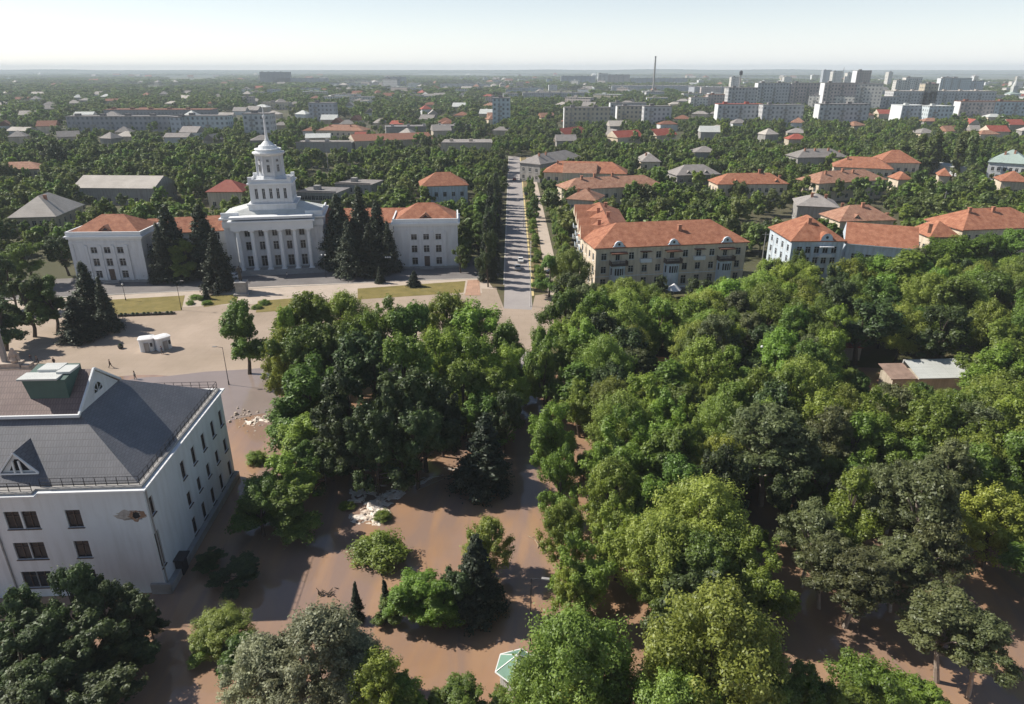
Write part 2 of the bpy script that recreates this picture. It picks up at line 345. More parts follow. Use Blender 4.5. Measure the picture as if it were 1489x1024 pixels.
def crown_shape(kind, k):
    """clump centres and radii for a tree 12 m high standing at the origin"""
    if kind == 'broad':
        u = rng.normal(size=(k, 3)); u /= np.linalg.norm(u, axis=1)[:, None]; r = .42 + .6 * rng.random(k) ** .7
        ax = np.array([3.9, 3.9, 4.1]) * (.82 + .36 * rng.random(3)); ph = rng.random(2) * 6.28
        r = r * (1 + .16 * np.sin(3 * np.arctan2(u[:, 1], u[:, 0]) + ph[0]) + .12 * np.sin(5 * u[:, 2] + ph[1]))
        C = u * r[:, None] * ax + np.array([0, 0, 7.0]); C[:, 2] = np.maximum(C[:, 2], 2.6)
        return C, .45 + .95 * rng.random(k) ** 1.4
    if kind == 'mixed':
        L = []; Rr = []; ns = rng.integers(8, 12); hts = 2.9 + 7.0 * rng.random(ns); hts[0] = 9.6 + .8 * rng.random()
        for i in range(ns):
            a = rng.random() * 6.28; q = (0.3 if i == 0 else 3.1 * (1.12 - abs(hts[i] - 4.6) / 8.5) * rng.random() ** .45); R_ = 1.0 + 1.25 * rng.random(); m_ = int(k / ns)
            u = rng.normal(size=(m_, 3)); u /= np.linalg.norm(u, axis=1)[:, None]; u[:, 2] = np.abs(u[:, 2]) * 1.25 - .45
            L.append(np.array([q * math.cos(a), q * math.sin(a), hts[i]]) + u * R_ * (.55 + .6 * rng.random((m_, 1)))); Rr.append(.25 + .65 * rng.random(m_) ** 1.3)
        return np.concatenate(L), np.concatenate(Rr)
    if kind == 'lobed':
        L = []; Rr = []
        for i in range(6):
            a = i * 1.05 + rng.random(); q = np.array([2.4 * math.cos(a), 2.4 * math.sin(a), 5.5 + 3.6 * rng.random()]) if i else np.array([0, 0, 8.8])
            u = rng.normal(size=(k // 6, 3)); u /= np.linalg.norm(u, axis=1)[:, None]
            L.append(q + u * (1.1 + .7 * rng.random((k // 6, 1)))); Rr.append(.5 + .6 * rng.random(k // 6))
        return np.concatenate(L), np.concatenate(Rr)
    if kind == 'airy':
        L = []
        for i in range(k):
            a = rng.random() * 6.28; z = 3.2 + 8.0 * rng.random(); rr = (4.0 * math.sin(min(1, (z - 1.5) / 9.5) * math.pi) ** .6 + .4) * rng.random() ** .45
            L.append((rr * math.cos(a), rr * math.sin(a), z))
        return np.array(L), .42 + .5 * rng.random(k)
    if kind == 'poplar':
        z = 1.5 + 10 * rng.random(k); rr = 1.15 * np.sin(np.clip((z - .3) / 11.8, 0, 1) * np.pi) ** .55 * rng.random(k) ** .5; a = rng.random(k) * 6.28
        return np.stack([rr * np.cos(a), rr * np.sin(a), z], 1), .45 + .35 * rng.random(k)
    if kind == 'spruce':
        L = []; Rr = []
        for i in range(k):
            z = .9 + 10.6 * rng.random() ** 1.15; R_ = 3.1 * (1 - (z - .6) / 11.6) * (.72 + .28 * (1 - (z * 1.05 % 1.0))) ; a = rng.random() * 6.28; q = R_ * (.45 + .55 * rng.random())
            L.append((q * math.cos(a), q * math.sin(a), z - .12 * q)); Rr.append(.28 + .5 * (1 - z / 12))
        return np.array(L), np.array(Rr)
    if kind == 'pine':
        L = []; Rr = []
        for i in range(k):
            a = rng.integers(0, 9) * .7 + rng.normal() * .25; z = 5.5 + 6.0 * rng.random(); q = (3.6 - .35 * (z - 5.5)) * rng.random() ** .6
            L.append((q * math.cos(a) + .3 * math.sin(z), q * math.sin(a), z + .15 * q)); Rr.append(.4 + .5 * rng.random())
        return np.array(L), np.array(Rr)
    if kind == 'shrub':
        u = rng.normal(size=(k, 3)); u /= np.linalg.norm(u, axis=1)[:, None]; u[:, 2] = np.abs(u[:, 2])
        C = u * (.5 + .4 * rng.random((k, 1))) * np.array([5.0, 5.0, 8.5]) + np.array([0, 0, 1.4]); return C, 1.0 + .9 * rng.random(k)
def limbs(kind, C):
    mb = MB(); top = {'broad': 8, 'lobed': 8, 'airy': 10, 'poplar': 10, 'spruce': 11.6, 'pine': 11, 'shrub': 2, 'mixed': 8.5}[kind]
    r0 = {'poplar': .22, 'spruce': .22, 'shrub': .16, 'pine': .24}.get(kind, .30)
    pts = [Vector((.18 * math.sin(i * 1.3), .18 * math.cos(i * 1.7) - .18, top * i / 5)) for i in range(6)]
    for i in range(5): mb.tube(pts[i], pts[i + 1], r0 * (1 - i * .17), r0 * (1 - (i + 1) * .17), 7)
    if kind not in ('spruce',):
        for c in C[rng.choice(len(C), min(len(C), 16), replace=False)]:
            z = max(.5, min(top * .85, c[2] * .62)); q = z / top * 5; i = min(4, int(q)); p = pts[i].lerp(pts[i + 1], q - i)
            mid = p.lerp(Vector(c), .5) + Vector((0, 0, .25)); mb.tube(p, mid, .11, .07, 5); mb.tube(mid, c, .07, .03, 5)
    return mb
PROTO = {}
def proto(key, shape, k, n, size, leaf, count=3, bark='bark', flat=1.0, outer=.6):
    PROTO[key] = []
    for i in range(count):
        C, r = crown_shape(shape, k); V, t = leaves(C, r, n, size, flat=flat, outer=outer)
        PROTO[key].append((leafmesh(f"{key}_crown", V, t, LEAF[leaf]), limbs(shape, C).mesh(f"{key}_trunk", [M[bark]]), float(V[:, 2].max()), float(np.percentile(np.hypot(V[:, 0], V[:, 1]), 96))))
# near park trees
proto('broad', 'mixed', 130, 27000, .16, 'green', 7)
proto('lobed', 'mixed', 150, 27000, .15, 'bright', 6)
proto('airy', 'airy', 150, 24000, .15, 'yellow', 4, outer=.3)
proto('willow', 'airy', 170, 34000, .13, 'silver', 2, outer=.2, bark='palebark')
proto('broadbright', 'airy', 240, 38000, .12, 'fresh', 3)
proto('darkbroad', 'mixed', 110, 23000, .18, 'dark', 4)
proto('pine', 'pine', 95, 22000, .14, 'olive', 4, bark='palebark', flat=.6, outer=.3)
proto('spruce', 'spruce', 260, 20000, .16, 'spruce', 3, outer=.2)
proto('poplar', 'poplar', 100, 18000, .16, 'green', 3, outer=.3)
proto('darkshrub', 'shrub', 50, 7000, .30, 'dark', 3)
proto('shrub', 'shrub', 60, 12000, .26, 'bright', 3)
# distant trees
for key, sh, k, lf in (('mbroad', 'mixed', 60, 'green'), ('mbright', 'mixed', 60, 'bright'), ('mdark', 'broad', 34, 'dark')): proto(key, sh, k, 7000, .34, lf, 3)
proto('mpoplar', 'poplar', 46, 4500, .3, 'far', 2)

NAMES = {'broad': 'leafy_tree', 'lobed': 'leafy_tree', 'airy': 'acacia_tree', 'willow': 'willow_tree', 'broadbright': 'leafy_tree', 'darkbroad': 'dark_tree', 'pine': 'pine_tree',
         'spruce': 'spruce_tree', 'poplar': 'poplar_tree', 'shrub': 'shrub', 'darkshrub': 'shrub', 'mbroad': 'leafy_tree', 'mbright': 'leafy_tree', 'mdark': 'dark_tree', 'mpoplar': 'poplar_tree'}
PHR = {'broad': 'leafy green tree', 'lobed': 'light green tree', 'airy': 'yellow-green feathery tree', 'willow': 'silver-grey willow', 'broadbright': 'fresh green tree',
       'darkbroad': 'dark green tree', 'pine': 'olive pine tree', 'spruce': 'dark spruce tree', 'poplar': 'slim poplar', 'shrub': 'round green shrub', 'darkshrub': 'dark undergrowth shrub',
       'mbroad': 'leafy green tree', 'mbright': 'light green tree', 'mdark': 'dark green tree', 'mpoplar': 'slim poplar'}
CATS = {'pine': 'pine', 'spruce': 'spruce', 'poplar': 'poplar', 'mpoplar': 'poplar', 'willow': 'willow', 'shrub': 'shrub', 'darkshrub': 'shrub'}
rnd = random.Random(11)
TREES = []         # (x, y, radius) of everything planted
def tree(kind, x, y, h, r=None, z=0.0, label=None):
    cm, tm, top, cr = rnd.choice(PROTO[kind]); sz = h / top; sx = (r / cr) if r else sz * rnd.uniform(.9, 1.12)
    g = {'pine': 'pine trees', 'spruce': 'spruce trees', 'poplar': 'poplar trees', 'mpoplar': 'poplar trees', 'shrub': 'shrubs', 'darkshrub': 'shrubs', 'willow': 'willow trees'}.get(kind, 'leafy trees')
    t = thing(NAMES[kind], None, CATS.get(kind, 'tree'), (x, y, z), rnd.uniform(0, 6.28), g)
    t.scale = (sx, sx * rnd.uniform(.85, 1.1), sz); t.rotation_euler[0] = rnd.uniform(-.07, .07); t.rotation_euler[1] = rnd.uniform(-.07, .07)
    link('crown', cm, t); link('trunk' if 'shrub' not in kind else 'stem', tm, t)
    TREES.append((x, y, sx * cr)); size = ('small ' if h < 7 else 'tall ' if h > 15 else '') if 'shrub' not in kind else ('low ' if h < 1.6 else '')
    if label: t["label"] = label
    else: auto(t, size + PHR[kind], (x, y, h * .7))
    return t
def ptree(kind, px, py, rpx, h, label=None):
    """tree whose top shows at photo pixel (px, py)"""
    p = at(px, py, h); zc = proj(p)[2]; return tree(kind, p.x, p.y, h, rpx * zc / F if rpx else None, label=label)

# ------------------------------------------------------------------ the setting
def sheet(name, pts, z, m, kind="structure", sub=0):
    mb = MB(); mb.poly([(p[0], p[1], z) for p in pts]); o = mb.build(name, m); o["kind"] = kind; return o
def px_sheet(name, pix, z, m): return sheet(name, [at(*p) for p in pix], z, m)

def ground_mat():
    m = mat('ground', (.05, .062, .026), .95, 0, .012, .5, .6, col2=(.115, .10, .062), detail=12)
    n = m.node_tree.nodes; L = m.node_tree.links; b = n["Principled BSDF"]
    tc = n.new("ShaderNodeTexCoord"); v = n.new("ShaderNodeTexVoronoi"); v.inputs["Scale"].default_value = .0011
    mp = n.new("ShaderNodeMapping"); mp.inputs["Scale"].default_value = (.55, 1.6, 1); L.new(tc.outputs["Object"], mp.inputs[0]); L.new(mp.outputs[0], v.inputs["Vector"])
    rp = n.new("ShaderNodeValToRGB"); e = rp.color_ramp.elements; e[0].color = (.028, .045, .02, 1); e[1].color = (.12, .11, .07, 1); e[1].position = .9
    q = e.new(.45); q.color = (.04, .06, .026, 1); q = e.new(.7); q.color = (.085, .095, .045, 1)
    L.new(v.outputs["Color"], rp.inputs[0])
    sp = n.new("ShaderNodeSeparateXYZ"); L.new(tc.outputs["Object"], sp.inputs[0])
    mr = n.new("ShaderNodeMapRange"); mr.inputs["From Min"].default_value = 1800; mr.inputs["From Max"].default_value = 3200; L.new(sp.outputs[1], mr.inputs[0])
    mx = n.new("ShaderNodeMix"); mx.data_type = 'RGBA'; L.new(mr.outputs[0], mx.inputs["Factor"])
    src = b.inputs["Base Color"].links[0].from_socket; L.new(src, mx.inputs[6]); L.new(rp.outputs[0], mx.inputs[7]); L.new(mx.outputs[2], b.inputs["Base Color"])
    return m
g = MB(); N = 48
for k, (r0, r1) in enumerate(((0, 400), (400, 3000), (3000, 15000), (15000, 70000))):
    for i in range(N):
        a, b_ = 2 * math.pi * i / N, 2 * math.pi * (i + 1) / N
        P = lambda r, t: (r * math.cos(t), r * math.sin(t) + 100, 0)
        if r0 == 0: g.poly([(0, 100, 0), P(r1, a), P(r1, b_)])
        else: g.poly([P(r0, a), P(r1, a), P(r1, b_), P(r0, b_)])
g = g.build('ground', ground_mat()); g["kind"] = "structure"

# flooded park: one sheet of muddy water with an uneven shore
shore = []
for x in range(260, -261, -4):
    y = 118 + 3.0 * math.sin(x * .11) + 2.0 * math.sin(x * .37 + 1) - (4 if -2 < x < 5 else 0)
    if x < -10: y = 121 - 1.5 * math.sin(x * .2) + .05 * x
    shore.append((x, y))
sheet('flood_water', shore + [(-260, -40), (260, -40)], .06, M['water'])
sheet('park_soil', [(260, 180), (-8, 180), (-8, 100), (260, 100)], .02, M['earth'])

# square, palace street, lawns, avenue
px_sheet('plaza', [(-220, 462), (150, 448), (395, 437), (560, 425), (722, 418), (735, 520), (560, 560), (340, 640), (-260, 640)], .03, M['plaza'])
px_sheet('pavement', [(-220, 452), (140, 431), (400, 416), (706, 404), (722, 426), (560, 430), (395, 441), (150, 452), (-220, 470)], .042, M['plaza2'])
px_sheet('palace_street', [(-300, 424), (120, 404), (400, 388), (724, 372), (725, 404), (560, 410), (400, 418), (140, 430), (-300, 452)], .034, M['asphalt'])
px_sheet('shallow_water', [(150, 562), (200, 550), (240, 548), (300, 541), (352, 538), (400, 534), (410, 560), (400, 598), (362, 606), (335, 612), (300, 640), (150, 640)], .075, M['shallow'])
def kerbline(name, a, b, wd=.35, h=.13, m='kerb'):
    a, b = Vector((*a, 0)), Vector((*b, 0)); d = b - a; L_ = d.length; rz = math.atan2(d.y, d.x)
    o = MB().box(0, L_, -wd / 2, wd / 2, -.05, h).build(name, M[m], None, a, rz); o["kind"] = "structure"; return o
for a, b in (((-300, 452), (140, 430)), ((140, 430), (400, 418)), ((400, 418), (560, 410)), ((560, 410), (725, 404))):
    kerbline('kerb', at(*a)[:2], at(*b)[:2])
px_sheet('lawn', [(128, 438), (269, 430), (264, 452), (120, 461)], .06, M['lawn'])
px_sheet('lawn', [(300, 430), (345, 429), (345, 440), (296, 447)], .06, M['lawn'])
px_sheet('lawn', [(520, 420), (677, 409), (674, 426), (520, 436)], .06, M['lawn'])
px_sheet('lawn', [(375, 438), (440, 433), (440, 450), (372, 455)], .06, M['lawn'])
px_sheet('paved_ramp', [(680, 408), (697, 407), (699, 430), (676, 430)], .07, mat('pink_paving', (.45, .28, .20), .9, .1, .5, kind='paving'))
sheet('avenue', [(-2.0, 112), (5.0, 112), (5.1, 475), (-2.1, 475)], .05, M['avenue'])
px_sheet('walk', [(700, 420), (722, 421), (733, 449), (773, 451), (778, 430), (806, 426), (806, 470), (780, 512), (715, 512)], .056, M['plaza'])
kerbline('kerb', (-2.2, 178), (-2.2, 475)); kerbline('kerb', (5.25, 168), (5.3, 475), .3)
o = sheet('edge_line', [(5.12, 168), (5.7, 168), (5.75, 475), (5.17, 475)], .135, M['yellowline'])
sheet('verge', [(5.5, 172), (9.2, 174), (9.2, 475), (5.5, 475)], .055, mat('dry_verge', (.16, .13, .06), .95, 0, .5, col2=(.26, .20, .11)))
sheet('footpath', [(9.4, 168), (13.2, 168), (12.8, 475), (9.4, 475)], .06, M['plaza2'])
sheet('side_street', [(13.2, 169), (13.2, 176.5), (60, 184), (61, 177)], .05, M['asphalt'])

# far side: bands of wood on the horizon are built with the trees; hazy low hills
hb = MB()
for k, (yy, hh) in enumerate(((30000, 60), (17000, 26))):
    pts = [(x, yy + 900 * math.sin(x * .0004 + k), max(2, hh * (.45 + .4 * math.sin(x * .00021 + 2 * k) + .22 * math.sin(x * .0013 + k)))) for x in range(-30000, 30001, 500)]
    for a, b_ in zip(pts, pts[1:]):
        hb.poly([(a[0], a[1] - 1200, -1), (b_[0], b_[1] - 1200, -1), (b_[0], b_[1], b_[2]), (a[0], a[1], a[2])])
        hb.poly([(b_[0], b_[1] + 1500, -1), (a[0], a[1] + 1500, -1), (a[0], a[1], a[2]), (b_[0], b_[1], b_[2])])
hb = hb.build('hills', mat('wooded_hills', (.03, .05, .03), .95, .2, .002)); hb["kind"] = "structure"

# ------------------------------------------------------------------ buildings
FOOT = []     # (centre x, y, half w, half d, rz) for keeping trees off
CLEAR = []    # photo rectangles that nearer trees may not cover: (x0, y0, x1, y1, distance)
_wm = {}
def window_mesh(w_, h_, style):
    k = (round(w_, 2), round(h_, 2), style)
    if k in _wm: return _wm[k]
    fr, pa = MB(), MB(); t = .07
    pa.box(-w_ / 2, w_ / 2, .02, .05, 0, h_)
    for a, b in ((-w_ / 2, -w_ / 2 + t), (w_ / 2 - t, w_ / 2), (-t / 2, t / 2)): fr.box(a, b, -.05, .018, 0, h_)
    for a, b in ((0, t), (h_ - t, h_)): fr.box(-w_ / 2 + t, -t / 2, -.048, .018, a, b); fr.box(t / 2, w_ / 2 - t, -.048, .018, a, b)
    z = h_ * .68; fr.box(-w_ / 2 + t, -t / 2, -.044, .018, z, z + t * .8); fr.box(t / 2, w_ / 2 - t, -.044, .018, z, z + t * .8)
    fr.box(-w_ / 2 - .1, w_ / 2 + .1, -.32, -.051, -.09, -.005)     # sill
    f = fr.mesh('window', [M['framedark' if style == 'dark' else 'frame']]); p = pa.mesh('pane', [M['glass']])
    if style == 'one':
        fr2 = MB(); fr2.v, fr2.f, fr2.m = list(fr.v), list(fr.f), [0] * len(fr.f); b0 = len(fr2.v)
        fr2.v += pa.v; fr2.f += [tuple(i + b0 for i in q) for q in pa.f]; fr2.m += [1] * len(pa.f)
        f = fr2.mesh('window', [M['frame'], M['glass']]); p = None
    _wm[k] = (f, p); return _wm[k]
def put_window(root, w_, h_, pos, u, style='one', dep=.16, name='window', label=None):
    f, p = window_mesh(w_, h_, style); u = Vector((u[0], u[1], 0)).normalized(); n = Vector((u.y, -u.x, 0))
    o = link(name, f, root, Vector(pos) - n * dep, math.atan2(u.y, u.x))
    if p: link('pane', p, o)
    if label: o["label"] = label
    return o
def grid_holes(W, floors, cols, w_, h_, z0, fh, m=1.6):
    if cols == 1: xs = [W / 2]
    else: xs = [m + w_ / 2 + (W - 2 * m - w_) * i / (cols - 1) for i in range(cols)]
    return [(x - w_ / 2, x + w_ / 2, z0 + fh * j, z0 + fh * j + h_) for x in xs for j in range(floors)]
def reg_foot(p0, rz, w_, d_):
    c, s = math.cos(rz), math.sin(rz); FOOT.append((p0[0] + c * w_ / 2 - s * d_ / 2, p0[1] + s * w_ / 2 + c * d_ / 2, w_ / 2, d_ / 2, rz))
def dormer(x, y, z, w_, h_, d_, roofm, wallm, root, rz=0.0):
    mb = MB(); mb.poly([(-w_ / 2, 0, 0), (w_ / 2, 0, 0), (0, 0, h_)], 1); mb.poly([(-w_ / 2 * .45, -.02, .12), (w_ / 2 * .45, -.02, .12), (0, -.02, h_ * .62)], 2)
    for s_ in (-1, 1):
        a, b, c, d = (s_ * (w_ / 2 + .2), -.25, -.12), (0, -.25, h_ + .1), (0, d_, h_ + .1), (s_ * (w_ / 2 + .2), d_ * .15, -.12)
        mb.poly([a, b, c, d] if s_ < 0 else [d, c, b, a], 0); mb.poly([(p[0], p[1], p[2] - .12) for p in ([d, c, b, a] if s_ < 0 else [a, b, c, d])], 0)
    return mb.build('dormer', [M[roofm], M[wallm], M['glass']], root, (x, y, z), rz)
def block(name, label, cat, p0, rz, w_, d_, h_, roof='hip', rh=4.0, wall='cream', roofm='orange', floors=2, cols=6, side=3, win=(1.45, 1.85), fh=None, z0=1.2,
          chim=(), dorm=(), group=None, ov=.6, style='one', clear=True, sideu='auto', holes=None, mi2=None):
    root = thing(name, label, cat, (p0[0], p0[1], 0), rz, group); reg_foot(p0, rz, w_, d_)
    fh = fh or (h_ - z0 - .3) / max(floors, 1); mb = MB()
    hs = holes if holes is not None else (grid_holes(w_, floors, cols, win[0], win[1], z0, fh) if cols else [])
    mb.facade((0, 0, 0), (1, 0), w_, 0, h_, hs)
    left = p0[0] > 0 if sideu == 'auto' else sideu == 'left'
    ss = grid_holes(d_, floors, side, win[0], win[1], z0, fh) if side else []
    mb.facade((0, d_, 0), (0, -1), d_, 0, h_, ss if left else []); mb.facade((w_, 0, 0), (0, 1), d_, 0, h_, [] if left else ss)
    mb.facade((w_, d_, 0), (-1, 0), w_, 0, h_, []); mb.poly([(0, 0, h_ - .02), (w_, 0, h_ - .02), (w_, d_, h_ - .02), (0, d_, h_ - .02)])
    if roof != 'flat':
        mb.box(-.12, w_ + .12, -.12, -.001, h_ - .45, h_ - .02); 
        (mb.box(-.12, -.001, 0, d_ + .12, h_ - .45, h_ - .02) if left else mb.box(w_ + .001, w_ + .12, 0, d_ + .12, h_ - .45, h_ - .02))
    mb.build('walls', M[wall], root)
    for a, b, c, d in hs: put_window(root, b - a, d - c, ((a + b) / 2, 0, c), (1, 0), style)
    for a, b, c, d in ss:
        m_ = (a + b) / 2
        put_window(root, b - a, d - c, (0, d_ - m_, c) if left else (w_, m_, c), (0, -1) if left else (0, 1), style)
    r = MB()
    if roof == 'hip': r.hip(0, w_, 0, d_, h_, rh, ov)
    elif roof == 'gable': r.hip(0, w_, 0, d_, h_, rh, ov, inset=0.001, mi2=1)
    elif roof == 'flat':
        r.box(-.25, w_ + .25, -.25, d_ + .25, h_, h_ + .25); r.box(.2, w_ - .2, .2, .45, h_ + .25, h_ + .8)
        for q in range(int(w_ // 14)): r.box(5 + q * 14, 7.5 + q * 14, d_ * .4, d_ * .4 + 2.5, h_ + .25, h_ + 2.0, 1)
    ro = r.build('roof', [M[roofm], M[wall]], root)
    slope = (rh / (min(w_, d_) / 2 + ov)) if roof != 'flat' else 0
    for cx_, cy_ in chim:
        zz = h_ + slope * (min(cy_, d_ - cy_, (cx_ if roof == 'hip' else 99), (w_ - cx_ if roof == 'hip' else 99)) + ov) if w_ >= d_ or roof == 'hip' else h_ + slope * min(cx_, w_ - cx_)
        MB().box(-.45, .45, -.35, .35, -.8, 1.5).box(-.55, .55, -.45, .45, 1.5, 1.7).build('chimney', M['chimney'], ro, (cx_, cy_, zz))
    for dx in dorm: dormer(dx, .7, h_ + .22 + slope * (.7 + ov) * .55, 2.6, 1.35, 3.0, roofm, wall, ro)
    return root
def eave(name, label, cat, a, b, h_, d_, **k):
    """building given by the photo pixels of its front eave, left and right"""
    A, B = at(*a, h_), at(*b, h_); rz = math.atan2(B.y - A.y, B.x - A.x); w_ = (B - A).length
    w_ = max(2, w_ - 1.2) ; p0 = (A.x + .6 * math.cos(rz) - .6 * math.sin(rz), A.y + .6 * math.sin(rz) + .6 * math.cos(rz), 0)
    return block(name, label, cat, p0, rz, w_, d_, h_, **k)

# ---- theatre in the foreground
TH = thing('theatre', 'white four-sided theatre with dark hipped slate roof and shell hole in its corner', 'theatre', (-37.965, 59.738, 0), math.atan(.0507))
reg_foot((-37.965 - 36, 59.738 - 1.8, 0), math.atan(.0507), 36, 25)
bpy.context.view_layer.update()
_inv = TH.matrix_world.inverted()
def on_th(px, py, axis, val):
    """pixel -> theatre-local point on the local plane axis=val"""
    a = _inv @ Vector((0, 0, H)); b = _inv @ at(px, py, 0); d = b - a; t = (val - a[axis]) / d[axis]; return a + d * t
WT = 13.6
def th_holes(lst, axis, val):
    out = []
    for px, py, w_, h_ in lst:
        p = on_th(px, py, axis, val); c = p.x if axis == 1 else p.y; out.append((c - w_ / 2, c + w_ / 2, p.z - h_ / 2, p.z + h_ / 2))
    return out
fx = lambda L: [(round(a * 2) / 2, b, c, d) for a, b, c, d in L]
def rows(h, n):   # align windows of one row on the same sill
    res = []
    for i in range(0, len(h), n):
        z = sum(q[2] for q in h[i:i + n]) / n; z1 = sum(q[3] for q in h[i:i + n]) / n; res += [(q[0], q[1], z, z1) for q in h[i:i + n]]
    return res
fh_ = rows(th_holes([(19.6, 757, 1.55, 2.2), (44.3, 755, 1.55, 2.2), (108.5, 756, 1.55, 2.2), (32.6, 800, 1.55, 2.2), (55.4, 798.7, 1.55, 2.2), (121.8, 802.8, 1.55, 2.2), (44, 841, 1.55, 2.2), (66, 842, 1.55, 2.2), (131, 843, 1.55, 2.2)], 1, .5), 3)
sh_ = rows(th_holes([(266, 680, 1.1, 2.3), (281.5, 660, 1.1, 2.3), (296, 642, 1.1, 2.3), (310, 626, 1.1, 2.3), (321.5, 611, 1.1, 2.3),
                (275, 721, 1.1, 1.9), (290, 703, 1.1, 1.9), (303.5, 684, 1.1, 1.9), (316.5, 666, 1.1, 1.9), (328, 649, 1.1, 1.9),
                (283, 760, 1.1, 2.3), (297, 740, 1.1, 2.3), (310, 719, 1.1, 2.3), (323, 703, 1.1, 2.3), (335, 684, 1.1, 2.3)], 0, -.5), 5)
sh_ += th_holes([(221, 735, .95, 2.2)], 0, -.5) + th_holes([(233, 798, .95, 4.6)], 0, -.5)
XW = -35.0
hp = on_th(198, 749.5, 1, .5); hole = (hp.x - .55, hp.x + .55, hp.z - .55, hp.z + .55)
mb = MB()
mb.facade((XW, .5, 0), (1, 0), -XW - .5, 0, WT, [(a - XW, b - XW, c, d) for a, b, c, d in fh_ + [hole]], .3)
mb.facade((-.5, .5, 0), (0, 1), 23.6, 0, WT, [(a - .5, b - .5, c, d) for a, b, c, d in sh_], .3)
mb.facade((-.5, 24.1, 0), (-1, 0), -XW - .5, 0, WT, [])
mb.build('walls', M['cleanwhite'], TH)
for a, b, c, d in fh_: put_window(TH, b - a, d - c, ((a + b) / 2, .5, c), (1, 0), 'dark', .2)
for a, b, c, d in sh_: put_window(TH, b - a, d - c, (-.5, (a + b) / 2, c), (0, 1), 'dark', .2)
# damage: rough brick lips around the hole, dark inside
dm = MB(); rr = random.Random(3)
def blotch(ax, az, y, n, ox, oz, mi):
    pts = [((1 + .35 * rr.uniform(-1, 1)) * ax * math.cos(6.283 * i / n) + hp.x + ox, (1 + .35 * rr.uniform(-1, 1)) * az * math.sin(6.283 * i / n) + hp.z + oz) for i in range(n)]
    for i in range(n):     # a ragged ring around the opening
        a, b = pts[i], pts[(i + 1) % n]; f = lambda p: (hp.x + max(-.52, min(.52, (p[0] - hp.x) * .45)), hp.z + max(-.52, min(.52, (p[1] - hp.z) * .8)))
        c_, d_ = f(a), f(b); dm.poly([(a[0], y, a[1]), (b[0], y, b[1]), (d_[0], y, d_[1]), (c_[0], y, c_[1])], mi)
blotch(1.5, .62, .492, 26, -.5, .05, 0); blotch(.85, .62, .484, 20, .05, 0, 2)
dm.box(hole[0] - .05, hole[1] + .05, .62, .9, hole[2] - .05, hole[3] + .05, 1)
dm.build('shell_hole', [mat('scraped_plaster', (.42, .38, .35), .95, .3, 3), M['dark'], mat('exposed_masonry', (.30, .19, .13), .95, .35, 3)], TH)
tr = MB()
tr.box(-.5, -.05, .05, 24.6, WT, WT + .16); tr.box(-10.85, -.5, .05, .5, WT, WT + .16); tr.box(XW, -10.85, -.5, .5, WT, WT + .16); tr.box(XW, -.5, 24.1, 24.6, WT, WT + .16)
tr.box(-.499, -.3, .3, 24.4, WT - .2, WT - .001); tr.box(-10.7, -.5, .3, .499, WT - .2, WT - .001)
tr.build('cornice', M['white2'], TH)
MB().box(-11.2, -1.1, .5, 1.0, WT + .02, WT + .42).box(-1.1, -.5, .5, 24.1, WT + .02, WT + .42).box(XW, -11.2, -.2, 1.0, WT + .02, WT + .42).build('gutter_deck', M['concrete'], TH)
# roof
ZE = 14.1; ZU = 19.2; YF, YB = 1.1, 23.4; XR = -1.15; XU = -8.9; YU0, YU1 = 7.06, 15.6
rf = MB()
A, B, C_, D = (XR, YF, ZE), (XR, YB, ZE), (XU, 16.2, ZU), (XU, YU0, ZU)
rf.poly([A, B, C_, D]); rf.poly([(XW, YF, ZE), A, D, (XW, YU0, ZU)]); rf.poly([B, (XW, YB, ZE), (XW, 16.2, ZU), C_])
rf.poly([(XW, YF, ZE - .5), (XR, YF, ZE - .5), A, (XW, YF, ZE)]); rf.poly([(XR, YF, ZE - .5), (XR, YB, ZE - .5), B, A]); rf.poly([(XW, YF, ZE - .5), (XW, YF, ZE), (XW, YU0, ZU), (XW, YU0, ZE)])
RF = rf.build('hipped_roof', M['slate'], TH)
# raised middle with a gable end
YM = (YU0 + YU1) / 2; ZG = 22.6; um = MB()
um.box(XW, XU - .9, YU0 + .45, YU1 - .3, ZU - 3, ZU, 0)
um.poly([(XU, YU0 - .2, ZU - .05), (XU, YU1 + .2, ZU - .05), (XU, YM, ZG + .05)], 0)
um.poly([(XU - .9, YU0, ZU), (XU - .9, YM, ZG), (XU - .9, YU1, ZU)], 0)
UM = um.build('upper_storey', M['white'], TH)
ur = MB()
for y0, y1, s_ in ((YU0 - .35, YM, 1), (YU1 + .35, YM, -1)):
    q = [(XW, y0, ZU), (XU + .1, y0, ZU), (XU + .1, y1, ZG), (XW, y1, ZG)]
    if s_ < 0: q = q[::-1]
    ur.poly([(p[0], p[1], p[2] + .12) for p in q])
ur.build('gable_roof', mat('reddish_slate', (.19, .13, .125), .6, 0, .2, kind='slates', col2=(.27, .2, .18)), TH)
vt = MB(); vt.box(XW, XU + .2, YU0 - .6, YU0 - .36, ZU - .12, ZU + .2)
for y0 in (YU0 - .45, YU1 + .45):
    a, b = Vector((XU + .15, y0, ZU + .1)), Vector((XU + .15, YM, ZG + .2)); vt.tube(a, b, .16, .16, 4)
vt.build('verge_trim', M['white2'], TH)
aw = MB(); n = 14; fan = [(0, 0)] + [(.95 * math.cos(math.pi * i / n), 1.15 * math.sin(math.pi * i / n)) for i in range(n + 1)]
aw.poly([(XU + .03, YM + .0 + a, ZU + .75 + b) for a, b in fan[1:]], 1)
for i in range(n): a, b = fan[1 + i], fan[2 + i]; aw.tube((XU + .06, YM + a[0], ZU + .75 + a[1]), (XU + .06, YM + b[0], ZU + .75 + b[1]), .06, .06, 4)
